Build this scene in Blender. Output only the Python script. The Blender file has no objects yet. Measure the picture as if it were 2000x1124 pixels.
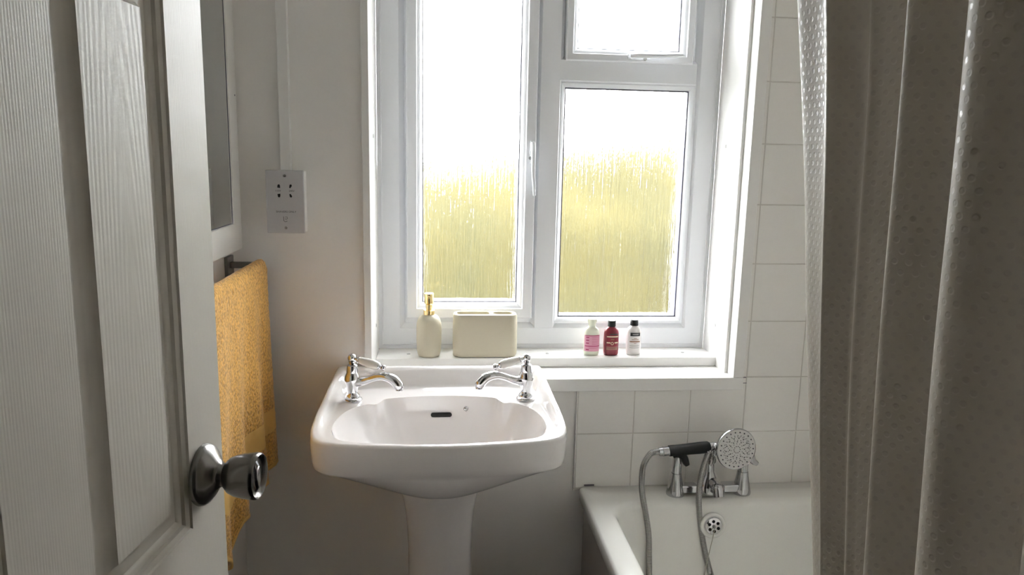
import bpy, bmesh, math, random
import numpy as np
from mathutils import Vector, Matrix, noise
random.seed(4)
PI = math.pi
SC = bpy.context.scene
COL = SC.collection

# ------------------------------------------------------------------ camera, world, exposure
cam_d = bpy.data.cameras.new('camera')
cam = bpy.data.objects.new('camera', cam_d)
COL.objects.link(cam)
cam_d.sensor_width = 36.0
cam_d.lens = 25.895
cam_d.clip_start = 0.02
rx, dn, fw = (0.99508, -0.09672, 0.02142), (0.00424, -0.17438, -0.98467), (0.09898, 0.97992, -0.17311)
M4 = Matrix(((rx[0], -dn[0], -fw[0], 0.0), (rx[1], -dn[1], -fw[1], -1.81), (rx[2], -dn[2], -fw[2], 1.42), (0, 0, 0, 1)))
cam.matrix_world = M4
SC.camera = cam

world = bpy.data.worlds.new('overcast_sky')
SC.world = world
world.use_nodes = True
bg = world.node_tree.nodes['Background']
bg.inputs['Color'].default_value = (0.96, 0.975, 1.0, 1)
bg.inputs['Strength'].default_value = 12.0

SC.view_settings.view_transform = 'Standard'
SC.view_settings.look = 'None'
SC.view_settings.gamma = 1.0
SC.view_settings.use_curve_mapping = False
SC.view_settings.exposure = 1.2
SC.cycles.max_bounces = 14
SC.cycles.diffuse_bounces = 8
SC.cycles.transmission_bounces = 10
SC.cycles.transparent_max_bounces = 12
SC.cycles.sample_clamp_indirect = 12.0

# ------------------------------------------------------------------ materials
def newmat(name):
    m = bpy.data.materials.new(name)
    m.use_nodes = True
    nt = m.node_tree
    return m, nt, nt.nodes['Principled BSDF']

def noise_bump(nt, p, scale=80, strength=0.1, dist=0.001, vec=(1, 1, 1), detail=3):
    tc = nt.nodes.new('ShaderNodeTexCoord')
    mp = nt.nodes.new('ShaderNodeMapping')
    mp.inputs['Scale'].default_value = vec
    nz = nt.nodes.new('ShaderNodeTexNoise')
    nz.inputs['Scale'].default_value = scale
    nz.inputs['Detail'].default_value = detail
    bp = nt.nodes.new('ShaderNodeBump')
    bp.inputs['Strength'].default_value = strength
    bp.inputs['Distance'].default_value = dist
    nt.links.new(tc.outputs['Object'], mp.inputs['Vector'])
    nt.links.new(mp.outputs['Vector'], nz.inputs['Vector'])
    nt.links.new(nz.outputs['Fac'], bp.inputs['Height'])
    nt.links.new(bp.outputs['Normal'], p.inputs['Normal'])
    return nz

def simple(name, col, rough=0.5, metal=0.0, bump=None, coat=0.0, spec=0.5, vary=0.0):
    m, nt, p = newmat(name)
    p.inputs['Base Color'].default_value = (*col, 1)
    p.inputs['Roughness'].default_value = rough
    p.inputs['Metallic'].default_value = metal
    p.inputs['Coat Weight'].default_value = coat
    p.inputs['Coat Roughness'].default_value = 0.05
    p.inputs['Specular IOR Level'].default_value = spec
    if bump:
        nz = noise_bump(nt, p, *bump)
    if vary:
        tc = nt.nodes.new('ShaderNodeTexCoord')
        n2 = nt.nodes.new('ShaderNodeTexNoise'); n2.inputs['Scale'].default_value = 6
        mx = nt.nodes.new('ShaderNodeMix'); mx.data_type = 'RGBA'
        mx.inputs[6].default_value = (*[c * (1 - vary) for c in col], 1)
        mx.inputs[7].default_value = (*[min(1, c * (1 + vary)) for c in col], 1)
        nt.links.new(tc.outputs['Object'], n2.inputs['Vector'])
        nt.links.new(n2.outputs['Fac'], mx.inputs[0])
        nt.links.new(mx.outputs[2], p.inputs['Base Color'])
    return m

MAT = {}
MAT['paint'] = simple('wall_paint', (0.875, 0.855, 0.828), 0.6, bump=(60, 0.25, 0.001), vary=0.02)
MAT['ceiling'] = simple('ceiling_paint', (0.90, 0.895, 0.885), 0.8)
MAT['upvc'] = simple('white_upvc_haze_tint', (0.84, 0.855, 0.89), 0.28)  # slight blue in the base colour imitates glare haze around the window
MAT['trim'] = simple('white_gloss_trim', (0.86, 0.85, 0.83), 0.3, bump=(30, 0.05, 0.0003))
MAT['ceramic'] = simple('white_glazed_ceramic', (0.84, 0.81, 0.80), 0.07, coat=0.6)
MAT['acrylic'] = simple('white_bath_acrylic', (0.82, 0.81, 0.77), 0.16, coat=0.3)
MAT['chrome'] = simple('chrome', (0.70, 0.70, 0.72), 0.06, metal=1.0)
MAT['dark_chrome'] = simple('chrome_dark_reflections', (0.50, 0.50, 0.51), 0.12, metal=1.0)  # greyer base colour stands in for reflections of darker surroundings
MAT['hose'] = simple('hose_steel', (0.46, 0.45, 0.44), 0.22, metal=1.0)
MAT['nickel'] = simple('satin_nickel', (0.21, 0.20, 0.19), 0.24, metal=1.0, bump=(300, 0.05, 0.0003))
MAT['black'] = simple('black_plastic', (0.012, 0.014, 0.016), 0.35)
MAT['rubber'] = simple('black_rubber', (0.006, 0.006, 0.007), 0.6)
MAT['gasket'] = simple('dark_gasket', (0.10, 0.10, 0.14), 0.6)
MAT['hole'] = simple('dark_opening', (0.012, 0.012, 0.012), 0.9)
MAT['screw'] = simple('screw_steel', (0.35, 0.34, 0.33), 0.4, metal=1.0)
MAT['capwhite'] = simple('screw_cap_grey', (0.5, 0.49, 0.48), 0.5)
MAT['plate'] = simple('grey_plastic_plate', (0.56, 0.55, 0.56), 0.45)
MAT['ink'] = simple('dark_print', (0.04, 0.04, 0.045), 0.6)
MAT['ceramic_handle'] = simple('white_porcelain_lever', (0.78, 0.76, 0.72), 0.12, coat=0.4)
MAT['stone'] = simple('cream_resin', (0.54, 0.495, 0.38), 0.6, bump=(350, 0.12, 0.0004), vary=0.02)
MAT['gold'] = simple('polished_gold_metal', (0.95, 0.74, 0.36), 0.12, metal=1.0)
MAT['gun'] = simple('dark_steel', (0.23, 0.23, 0.23), 0.3, metal=1.0)
MAT['mirror'] = simple('mirror_glass', (0.62, 0.64, 0.64), 0.01, metal=1.0)
MAT['mirror_frame'] = simple('white_painted_mirror_frame', (0.78, 0.765, 0.73), 0.35)
MAT['rose'] = simple('pale_grey_spray_plate', (0.62, 0.61, 0.59), 0.35)
MAT['nozzle'] = simple('grey_rubber_nozzles', (0.05, 0.05, 0.055), 0.6)
MAT['floor'] = simple('grey_vinyl_floor', (0.07, 0.062, 0.06), 0.5, vary=0.1)
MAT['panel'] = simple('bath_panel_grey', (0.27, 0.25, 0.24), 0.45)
MAT['clear_white'] = simple('translucent_white_bottle', (0.80, 0.82, 0.68), 0.3)
MAT['capclear'] = simple('pale_translucent_cap', (0.86, 0.88, 0.72), 0.25)
MAT['pinklabel'] = simple('pink_label', (0.72, 0.34, 0.45), 0.5)
MAT['darkpink'] = simple('dark_pink_print', (0.45, 0.03, 0.13), 0.5)
MAT['red'] = simple('dark_red_bottle', (0.24, 0.022, 0.040), 0.25)
MAT['whitebottle'] = simple('white_bottle', (0.80, 0.76, 0.75), 0.25)
MAT['creamink'] = simple('cream_print', (0.75, 0.62, 0.45), 0.5)
MAT['brownink'] = simple('brown_print', (0.28, 0.13, 0.06), 0.5)
MAT['chain'] = simple('dull_chain', (0.42, 0.40, 0.33), 0.35, metal=1.0)
MAT['band'] = None

def tile_mat():
    m, nt, p = newmat('cream_ceramic_tiles')
    tc = nt.nodes.new('ShaderNodeTexCoord')
    mp = nt.nodes.new('ShaderNodeMapping')
    mp.inputs['Location'].default_value = (-0.3600, 0, -0.5620)
    nt.links.new(tc.outputs['Object'], mp.inputs['Vector'])
    sx = nt.nodes.new('ShaderNodeSeparateXYZ')
    nt.links.new(mp.outputs['Vector'], sx.inputs[0])
    def M(op, a, b=None, c=None):
        n = nt.nodes.new('ShaderNodeMath'); n.operation = op
        for i, v in enumerate((a, b, c)):
            if v is None: continue
            if isinstance(v, (int, float)): n.inputs[i].default_value = v
            else: nt.links.new(v, n.inputs[i])
        return n.outputs[0]
    def line(sock, period):
        fr = M('FRACT', M('DIVIDE', sock, period))
        d = M('MULTIPLY', M('MINIMUM', fr, M('SUBTRACT', 1.0, fr)), period)
        mr = nt.nodes.new('ShaderNodeMapRange')
        mr.inputs['From Min'].default_value = 0.0008; mr.inputs['From Max'].default_value = 0.0022
        nt.links.new(d, mr.inputs['Value'])
        return mr.outputs[0]
    g = M('MINIMUM', line(sx.outputs[0], 0.1495), line(sx.outputs[2], 0.1510))
    mx = nt.nodes.new('ShaderNodeMix'); mx.data_type = 'RGBA'
    mx.inputs[6].default_value = (0.66, 0.63, 0.585, 1)
    mx.inputs[7].default_value = (0.855, 0.835, 0.80, 1)
    nt.links.new(g, mx.inputs[0])
    nt.links.new(mx.outputs[2], p.inputs['Base Color'])
    bp = nt.nodes.new('ShaderNodeBump'); bp.inputs['Strength'].default_value = 0.5; bp.inputs['Distance'].default_value = 0.0012
    nt.links.new(g, bp.inputs['Height']); nt.links.new(bp.outputs['Normal'], p.inputs['Normal'])
    p.inputs['Roughness'].default_value = 0.3
    return m
MAT['tiles'] = tile_mat()

def grain_mat(name, scale, distort, rings=False, col=(0.57, 0.54, 0.48)):
    m, nt, p = newmat(name)
    tc = nt.nodes.new('ShaderNodeTexCoord')
    mp = nt.nodes.new('ShaderNodeMapping'); mp.inputs['Scale'].default_value = (1, 1, 0.07)
    nt.links.new(tc.outputs['Object'], mp.inputs['Vector'])
    wv = nt.nodes.new('ShaderNodeTexWave'); wv.wave_type = 'BANDS'; wv.bands_direction = 'Y'
    if rings:
        wv.wave_type = 'RINGS'; wv.rings_direction = 'X'
        mp.inputs['Location'].default_value = (0, 0.168, -0.108); mp.inputs['Scale'].default_value = (1, 1, 0.09)
    wv.inputs['Scale'].default_value = scale; wv.inputs['Distortion'].default_value = distort
    wv.inputs['Detail'].default_value = 2.5; wv.inputs['Detail Scale'].default_value = 1.2
    nt.links.new(mp.outputs['Vector'], wv.inputs['Vector'])
    nz = nt.nodes.new('ShaderNodeTexNoise'); nz.inputs['Scale'].default_value = 300
    nt.links.new(mp.outputs['Vector'], nz.inputs['Vector'])
    ad = nt.nodes.new('ShaderNodeMath'); ad.operation = 'MULTIPLY_ADD'
    ad.inputs[1].default_value = 1.3
    nt.links.new(nz.outputs['Fac'], ad.inputs[0]); nt.links.new(wv.outputs['Fac'], ad.inputs[2])
    bp = nt.nodes.new('ShaderNodeBump'); bp.inputs['Strength'].default_value = 0.15 if not rings else 0.24; bp.inputs['Distance'].default_value = 0.0004
    nt.links.new(ad.outputs[0], bp.inputs['Height']); nt.links.new(bp.outputs['Normal'], p.inputs['Normal'])
    p.inputs['Base Color'].default_value = (*col, 1)
    p.inputs['Roughness'].default_value = 0.42
    return m
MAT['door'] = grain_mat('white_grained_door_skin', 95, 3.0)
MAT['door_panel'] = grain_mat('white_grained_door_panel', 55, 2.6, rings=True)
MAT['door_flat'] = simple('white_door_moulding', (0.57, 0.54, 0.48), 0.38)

def glass_mat():
    m, nt, p = newmat('streaked_obscure_glass')
    nt.nodes.remove(p)
    out = nt.nodes['Material Output']
    tc = nt.nodes.new('ShaderNodeTexCoord')
    mp = nt.nodes.new('ShaderNodeMapping'); mp.inputs['Scale'].default_value = (1, 1, 0.035)
    nt.links.new(tc.outputs['Object'], mp.inputs['Vector'])
    nz = nt.nodes.new('ShaderNodeTexNoise'); nz.inputs['Scale'].default_value = 170; nz.inputs['Detail'].default_value = 2
    nz.inputs['Roughness'].default_value = 0.6; nz.inputs['Distortion'].default_value = 0.6
    nt.links.new(mp.outputs['Vector'], nz.inputs['Vector'])
    mp2 = nt.nodes.new('ShaderNodeMapping'); mp2.inputs['Scale'].default_value = (1, 1, 0.5)
    nt.links.new(tc.outputs['Object'], mp2.inputs['Vector'])
    vo = nt.nodes.new('ShaderNodeTexNoise'); vo.inputs['Scale'].default_value = 120; vo.inputs['Detail'].default_value = 1
    nt.links.new(mp2.outputs['Vector'], vo.inputs['Vector'])
    ad = nt.nodes.new('ShaderNodeMath'); ad.operation = 'MULTIPLY_ADD'; ad.inputs[1].default_value = 0.22
    nt.links.new(vo.outputs['Fac'], ad.inputs[0]); nt.links.new(nz.outputs['Fac'], ad.inputs[2])
    bp = nt.nodes.new('ShaderNodeBump'); bp.inputs['Strength'].default_value = 1.0; bp.inputs['Distance'].default_value = 0.0042
    nt.links.new(ad.outputs[0], bp.inputs['Height'])
    gl = nt.nodes.new('ShaderNodeBsdfGlass'); gl.inputs['IOR'].default_value = 1.45; gl.inputs['Roughness'].default_value = 0.05
    gl.inputs['Color'].default_value = (1, 1, 1, 1)
    nt.links.new(bp.outputs['Normal'], gl.inputs['Normal'])
    tr = nt.nodes.new('ShaderNodeBsdfTransparent'); tr.inputs['Color'].default_value = (0.98, 0.99, 0.98, 1)
    mx = nt.nodes.new('ShaderNodeMixShader'); mx.inputs[0].default_value = 0.55
    nt.links.new(tr.outputs[0], mx.inputs[1]); nt.links.new(gl.outputs[0], mx.inputs[2])
    nt.links.new(mx.outputs[0], out.inputs['Surface'])
    return m
MAT['glass'] = glass_mat()

def towel_mat():
    m, nt, p = newmat('mustard_terry_cotton')
    p.inputs['Roughness'].default_value = 0.95
    p.inputs['Sheen Weight'].default_value = 0.3
    tc = nt.nodes.new('ShaderNodeTexCoord')
    v = nt.nodes.new('ShaderNodeTexNoise'); v.inputs['Scale'].default_value = 190; v.inputs['Detail'].default_value = 2
    nt.links.new(tc.outputs['Object'], v.inputs['Vector'])
    rp = nt.nodes.new('ShaderNodeValToRGB')
    rp.color_ramp.elements[0].position = 0.30; rp.color_ramp.elements[0].color = (0.42, 0.19, 0.022, 1)
    rp.color_ramp.elements[1].position = 0.62; rp.color_ramp.elements[1].color = (0.84, 0.47, 0.095, 1)
    nt.links.new(v.outputs['Fac'], rp.inputs[0]); nt.links.new(rp.outputs[0], p.inputs['Base Color'])
    bp = nt.nodes.new('ShaderNodeBump'); bp.inputs['Strength'].default_value = 1.0; bp.inputs['Distance'].default_value = 0.003
    nt.links.new(v.outputs['Fac'], bp.inputs['Height']); nt.links.new(bp.outputs['Normal'], p.inputs['Normal'])
    return m
MAT['towel'] = towel_mat()
MAT['towelband'] = simple('mustard_woven_band', (0.84, 0.54, 0.17), 0.7, bump=(500, 0.4, 0.0006, (1, 1, 3)))

def curtain_mat():
    m, nt, p = newmat('taupe_dotted_curtain_fabric')
    out = nt.nodes['Material Output']
    uv = nt.nodes.new('ShaderNodeUVMap'); uv.uv_map = 'UVMap'
    sx = nt.nodes.new('ShaderNodeSeparateXYZ'); nt.links.new(uv.outputs[0], sx.inputs[0])
    def M(op, a, b=None):
        n = nt.nodes.new('ShaderNodeMath'); n.operation = op
        for i, v in enumerate((a, b)):
            if v is None: continue
            if isinstance(v, (int, float)): n.inputs[i].default_value = v
            else: nt.links.new(v, n.inputs[i])
        return n.outputs[0]
    px, pz = 0.0115, 0.0180
    def dots(ou, ov):
        a = M('SUBTRACT', M('FRACT', M('ADD', M('DIVIDE', sx.outputs[0], px), ou)), 0.5)
        b = M('SUBTRACT', M('FRACT', M('ADD', M('DIVIDE', sx.outputs[1], pz), ov)), 0.5)
        a = M('MULTIPLY', a, px); b = M('MULTIPLY', b, pz)
        return M('SQRT', M('ADD', M('MULTIPLY', a, a), M('MULTIPLY', b, b)))
    d = M('MINIMUM', dots(0, 0), dots(0.5, 0.5))
    mr = nt.nodes.new('ShaderNodeMapRange'); mr.inputs['From Min'].default_value = 0.0018; mr.inputs['From Max'].default_value = 0.0030
    mr.inputs['To Min'].default_value = 1.0; mr.inputs['To Max'].default_value = 0.0
    nt.links.new(d, mr.inputs['Value'])
    mx = nt.nodes.new('ShaderNodeMix'); mx.data_type = 'RGBA'
    mx.inputs[6].default_value = (0.345, 0.320, 0.262, 1); mx.inputs[7].default_value = (0.318, 0.295, 0.247, 1)
    nt.links.new(mr.outputs[0], mx.inputs[0]); nt.links.new(mx.outputs[2], p.inputs['Base Color'])
    mrr = nt.nodes.new('ShaderNodeMapRange'); mrr.inputs['To Min'].default_value = 0.55; mrr.inputs['To Max'].default_value = 0.36
    nt.links.new(mr.outputs[0], mrr.inputs['Value']); nt.links.new(mrr.outputs[0], p.inputs['Roughness'])
    bp = nt.nodes.new('ShaderNodeBump'); bp.inputs['Strength'].default_value = 0.4; bp.inputs['Distance'].default_value = 0.0005
    nt.links.new(mr.outputs[0], bp.inputs['Height']); nt.links.new(bp.outputs['Normal'], p.inputs['Normal'])
    tl = nt.nodes.new('ShaderNodeBsdfTranslucent')
    tl.inputs['Color'].default_value = (0.5, 0.45, 0.4, 1)
    ms = nt.nodes.new('ShaderNodeMixShader'); ms.inputs[0].default_value = 0.18
    nt.links.new(p.outputs[0], ms.inputs[1]); nt.links.new(tl.outputs[0], ms.inputs[2])
    nt.links.new(ms.outputs[0], out.inputs['Surface'])
    return m
MAT['curtain'] = curtain_mat()

def hedge_mat(name, c1, c2, c3, scale):
    m, nt, p = newmat(name)
    tc = nt.nodes.new('ShaderNodeTexCoord')
    nz = nt.nodes.new('ShaderNodeTexNoise'); nz.inputs['Scale'].default_value = scale; nz.inputs['Detail'].default_value = 5
    nt.links.new(tc.outputs['Object'], nz.inputs['Vector'])
    rp = nt.nodes.new('ShaderNodeValToRGB')
    rp.color_ramp.elements[0].position = 0.33; rp.color_ramp.elements[0].color = (*c1, 1)
    rp.color_ramp.elements[1].position = 0.68; rp.color_ramp.elements[1].color = (*c3, 1)
    e = rp.color_ramp.elements.new(0.5); e.color = (*c2, 1)
    nt.links.new(nz.outputs['Fac'], rp.inputs[0]); nt.links.new(rp.outputs[0], p.inputs['Base Color'])
    p.inputs['Roughness'].default_value = 0.9
    return m
MAT['hedge'] = hedge_mat('golden_hedge_foliage', (0.011, 0.013, 0.001), (0.027, 0.0225, 0.0015), (0.047, 0.036, 0.003), 2.2)
MAT['lawn'] = hedge_mat('lawn_grass', (0.02, 0.028, 0.008), (0.028, 0.034, 0.010), (0.04, 0.042, 0.014), 4.0)

# ------------------------------------------------------------------ mesh helpers
def link(name, bm, mat, parent=None, smooth=None, bevel=None, loc=None):
    me = bpy.data.meshes.new(name)
    bmesh.ops.recalc_face_normals(bm, faces=bm.faces[:])
    bm.to_mesh(me); bm.free()
    mats = mat if isinstance(mat, (list, tuple)) else [mat]
    for x in mats: me.materials.append(x)
    o = bpy.data.objects.new(name, me)
    COL.objects.link(o)
    if parent is not None: o.parent = parent
    if loc is not None: o.location = loc
    if smooth is not None:
        for f in me.polygons: f.use_smooth = True
        me.set_sharp_from_angle(angle=math.radians(smooth))
    if bevel:
        b = o.modifiers.new('bevel', 'BEVEL'); b.width = bevel; b.segments = 3; b.limit_method = 'ANGLE'
        for f in me.polygons: f.use_smooth = True
        b.harden_normals = False
        me.set_sharp_from_angle(angle=math.radians(40))
    return o

def box(bm, x0, x1, y0, y1, z0, z1, mi=0):
    vs = [bm.verts.new(p) for p in ((x0, y0, z0), (x1, y0, z0), (x1, y1, z0), (x0, y1, z0), (x0, y0, z1), (x1, y0, z1), (x1, y1, z1), (x0, y1, z1))]
    for f in ((0, 3, 2, 1), (4, 5, 6, 7), (0, 1, 5, 4), (1, 2, 6, 5), (2, 3, 7, 6), (3, 0, 4, 7)):
        fc = bm.faces.new([vs[i] for i in f]); fc.material_index = mi
    return vs

def boxbm(*a):
    bm = bmesh.new(); box(bm, *a); return bm

def lathe(bm, prof, M=None, seg=40, cap=True):
    rings = []
    for r, z in prof:
        if r < 1e-6:
            rings.append([bm.verts.new((0, 0, z))])
        else:
            rings.append([bm.verts.new((r * math.cos(2 * PI * i / seg), r * math.sin(2 * PI * i / seg), z)) for i in range(seg)])
    for a, b in zip(rings, rings[1:]):
        for i in range(seg):
            j = (i + 1) % seg
            if len(a) == 1 and len(b) == 1: continue
            if len(a) == 1: bm.faces.new((a[0], b[i], b[j]))
            elif len(b) == 1: bm.faces.new((a[i], a[j], b[0]))
            else: bm.faces.new((a[i], a[j], b[j], b[i]))
    if cap:
        for r in (rings[0], rings[-1]):
            if len(r) > 2: bm.faces.new(r)
    if M is not None:
        bmesh.ops.transform(bm, matrix=M, verts=[v for r in rings for v in r])
    return bm

def lbm(prof, M=None, seg=40, cap=True):
    return lathe(bmesh.new(), prof, M, seg, cap)

def axis_matrix(origin, direction):
    q = Vector(direction).normalized().to_track_quat('Z', 'Y')
    return Matrix.Translation(Vector(origin)) @ q.to_matrix().to_4x4()

def catmull(pts, n):
    pts = [Vector(p) for p in pts]
    P = [2 * pts[0] - pts[1]] + pts + [2 * pts[-1] - pts[-2]]
    out = []
    for i in range(1, len(P) - 2):
        for k in range(n):
            t = k / n
            a, b, c, d = P[i - 1], P[i], P[i + 1], P[i + 2]
            out.append(0.5 * ((2 * b) + (c - a) * t + (2 * a - 5 * b + 4 * c - d) * t * t + (3 * b - a - 3 * c + d) * t ** 3))
    out.append(pts[-1])
    return out

def tube(bm, pts, radii, seg=16, cap=True):
    pts = [Vector(p) for p in pts]
    n = len(pts)
    if isinstance(radii, (int, float)): radii = [radii] * n
    t0 = (pts[1] - pts[0]).normalized()
    up = Vector((0, 0, 1)) if abs(t0.z) < 0.9 else Vector((0, 1, 0))
    u = t0.cross(up).normalized()
    rings = []
    for i in range(n):
        t = (pts[min(i + 1, n - 1)] - pts[max(i - 1, 0)]).normalized()
        u = (u - t * u.dot(t)).normalized()
        w = t.cross(u)
        rings.append([bm.verts.new(pts[i] + (u * math.cos(2 * PI * k / seg) + w * math.sin(2 * PI * k / seg)) * radii[i]) for k in range(seg)])
    for a, b in zip(rings, rings[1:]):
        for k in range(seg):
            j = (k + 1) % seg
            bm.faces.new((a[k], a[j], b[j], b[k]))
    if cap:
        bm.faces.new(rings[0]); bm.faces.new(rings[-1])
    return bm

def ring_frame(bm, x0, x1, z0, z1, prof, closed=True, mp=None):
    """mitred frame: profile (inset, y) swept round a rectangle in the XZ plane"""
    loops = []
    for d, y in prof:
        c = [(x0 + d, y, z0 + d), (x1 - d, y, z0 + d), (x1 - d, y, z1 - d), (x0 + d, y, z1 - d)]
        loops.append([bm.verts.new(mp(p) if mp else p) for p in c])
    L = loops + ([loops[0]] if closed else [])
    for a, b in zip(L, L[1:]):
        for i in range(4):
            j = (i + 1) % 4
            bm.faces.new((a[i], a[j], b[j], b[i]))
    return loops

def tag(o, label, cat, group=None, kind=None):
    o['label'] = label; o['category'] = cat
    if group: o['group'] = group
    if kind: o['kind'] = kind
    return o

def struct(o):
    o['kind'] = 'structure'; return o

def empty(name, loc=(0, 0, 0), label=None, cat=None, group=None, rz=0.0):
    o = bpy.data.objects.new(name, None)
    o.empty_display_size = 0.05
    COL.objects.link(o); o.location = loc; o.rotation_euler = (0, 0, rz)
    if label: tag(o, label, cat, group)
    return o

def sstep(a, b, x):
    t = max(0.0, min(1.0, (x - a) / (b - a))); return t * t * (3 - 2 * t)

def text(name, s, size, loc, mat, parent=None, rot=(PI / 2, 0, 0), depth=0.0001, align='CENTER'):
    c = bpy.data.curves.new(name, 'FONT'); c.body = s; c.size = size; c.extrude = depth
    c.align_x = align; c.align_y = 'CENTER'
    c.materials.append(mat)
    o = bpy.data.objects.new(name, c); COL.objects.link(o)
    o.location = loc; o.rotation_euler = rot
    dg = bpy.context.evaluated_depsgraph_get()
    me = bpy.data.meshes.new_from_object(o.evaluated_get(dg)); bpy.data.objects.remove(o)
    me.materials.clear(); me.materials.append(mat)
    o = bpy.data.objects.new(name, me); COL.objects.link(o); o.location = loc; o.rotation_euler = rot
    return o

# ------------------------------------------------------------------ the room
XL, XR, YD, ZC = -0.4907, 1.09, -1.70, 2.36
WX0, WX1, WZ0, WZ1 = -0.1645, 0.766, 0.865, 2.10
bm = bmesh.new()
box(bm, XL - 0.12, WX0 - 0.012, 0, 0.26, -0.02, ZC)
box(bm, WX1 + 0.012, XR + 0.12, 0, 0.26, -0.02, ZC)
box(bm, WX0 - 0.012, WX1 + 0.012, 0, 0.26, -0.02, WZ0 - 0.034)
box(bm, WX0 - 0.012, WX1 + 0.012, 0, 0.26, WZ1 + 0.02, ZC)
struct(link('wall_back', bm, MAT['paint']))
# tiled facing around the bath end: left edge stands proud of the paint
bm = bmesh.new()
box(bm, 0.357, XR, -0.008, 0.0, 0.555, 0.832)
box(bm, 0.7985, XR, -0.008, 0.0, 0.832, 2.12)
struct(link('wall_back_tiles', bm, MAT['tiles']))
struct(link('wall_left', boxbm(XL - 0.1, XL, YD - 0.11, 0.0, -0.02, ZC), MAT['paint']))
bm = boxbm(XR, XR + 0.1, YD - 0.11, 0.0, -0.02, ZC)
struct(link('wall_right', bm, MAT['paint']))
bm = boxbm(XR - 0.008, XR, -1.70, -0.0081, 0.54, 2.12)
t = link('wall_right_tiles', bm, MAT['tiles']); struct(t)
bm = bmesh.new()
box(bm, XL, -0.40, YD - 0.11, YD, 0, ZC)
box(bm, 0.40, XR, YD - 0.11, YD, 0, ZC)
box(bm, -0.40, 0.40, YD - 0.11, YD, 2.05, ZC)
struct(link('wall_front', bm, MAT['paint']))
MAT['hall'] = simple('darkened_hall_paint', (0.08, 0.072, 0.066), 0.7)  # darkness of the unlit hall put into its colour, so metal reflects dark
struct(link('wall_hall', boxbm(XL - 0.1, XR + 0.1, -3.0, -2.9, -0.02, ZC), MAT['hall']))
for nm_, xa_ in (('wall_hall_left', XL - 0.1), ('wall_hall_right', XR)):
    struct(link(nm_, boxbm(xa_, xa_ + 0.1, -2.9, YD - 0.11, -0.02, ZC), MAT['hall']))
struct(link('floor', boxbm(XL - 0.1, XR + 0.1, -3.0, 0.0, -0.08, -0.0), MAT['floor']))
struct(link('ceiling', boxbm(XL - 0.12, XR + 0.12, -3.0, 0.26, ZC, ZC + 0.1), MAT['ceiling']))
struct(link('baseboard_left', boxbm(XL, XL + 0.014, -1.70, -0.016, 0.0, 0.10), MAT['trim'], bevel=0.003))
struct(link('baseboard_back', boxbm(XL + 0.0, 0.356, -0.015, 0.0, 0.0, 0.10), MAT['trim'], bevel=0.003))

# window reveal boards
TR = MAT['trim']
tl = link('trim_1', boxbm(-0.182, -0.1645, -0.015, 0.20, WZ0 + 0.0002, WZ1 + 0.02), TR, bevel=0.0015); struct(tl)
tr = link('trim_2', boxbm(0.770, 0.798, -0.015, 0.029, WZ0 + 0.0002, WZ1 + 0.02), TR, bevel=0.0015); struct(tr)
tr2 = link('trim_3', boxbm(0.762, 0.7765, 0.0295, 0.20, WZ0 + 0.0002, WZ1), TR, bevel=0.001); struct(tr2)
sill = link('trim_4', boxbm(-0.182, 0.798, -0.015, 0.26, WZ0 - 0.034, WZ0), TR, bevel=0.002); struct(sill)
ledge = link('trim_5', boxbm(-0.164, 0.7617, 0.0932, 0.26, WZ0 + 0.0003, 0.8909), TR, bevel=0.002); struct(ledge)
head = link('trim_6', boxbm(-0.1643, 0.7618, -0.012, 0.20, WZ1 + 0.0003, WZ1 + 0.0175), TR); struct(head)
# painted screw heads in the boards
def screw_cap(M, parent, r=0.0048):
    b = lbm([(0, 0.0011), (r * 0.45, 0.0009), (r * 0.55, 0.0014), (r, 0.001), (r * 1.05, -0.001)], M, 20, cap=False)
    o = link('screw', b, MAT['capwhite'], parent, smooth=40)
    return o
for x, y in ((-0.0806, 0.1415), (0.2989, 0.140), (0.6839, 0.1442)):
    screw_cap(axis_matrix((x, y, 0.8909), (0, 0, 1)), ledge)
for z, y in ((1.4667, 0.088), (0.976, 0.118)):
    screw_cap(axis_matrix((-0.1645, y, z), (1, 0, 0)), tl)
for z, y in ((1.4633, 0.1285), (0.9773, 0.115)):
    screw_cap(axis_matrix((0.762, y, z), (-1, 0, 0)), tr2)
# broken edge of filler beside the sill end
bm = bmesh.new()
box(bm, 0.7985, 0.8075, -0.0094, -0.0078, 0.8625, 0.8640)
box(bm, 0.7985, 0.8095, -0.0094, -0.0078, 0.8475, 0.8488)
o = link('crack', bm, MAT['gasket'], sill)
SEAL = 1

# ------------------------------------------------------------------ window
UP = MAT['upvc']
GY = 0.2130
YF = 0.200
# outer frame with mullion and transom
win = empty('window_1', (0.3, 0.26, 0.891)); struct(win)
win.location = (0, 0, 0)
bm = bmesh.new()
X0, X1, Z0, Z1 = -0.1645, 0.762, 0.8912, 2.0998
ring_frame(bm, X0, X1, Z0, Z1, [(0, 0.262), (0, YF), (0.010, YF), (0.013, YF - 0.003), (0.058, YF - 0.003), (0.066, YF + 0.004), (0.072, YF + 0.012), (0.072, 0.262)])
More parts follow.
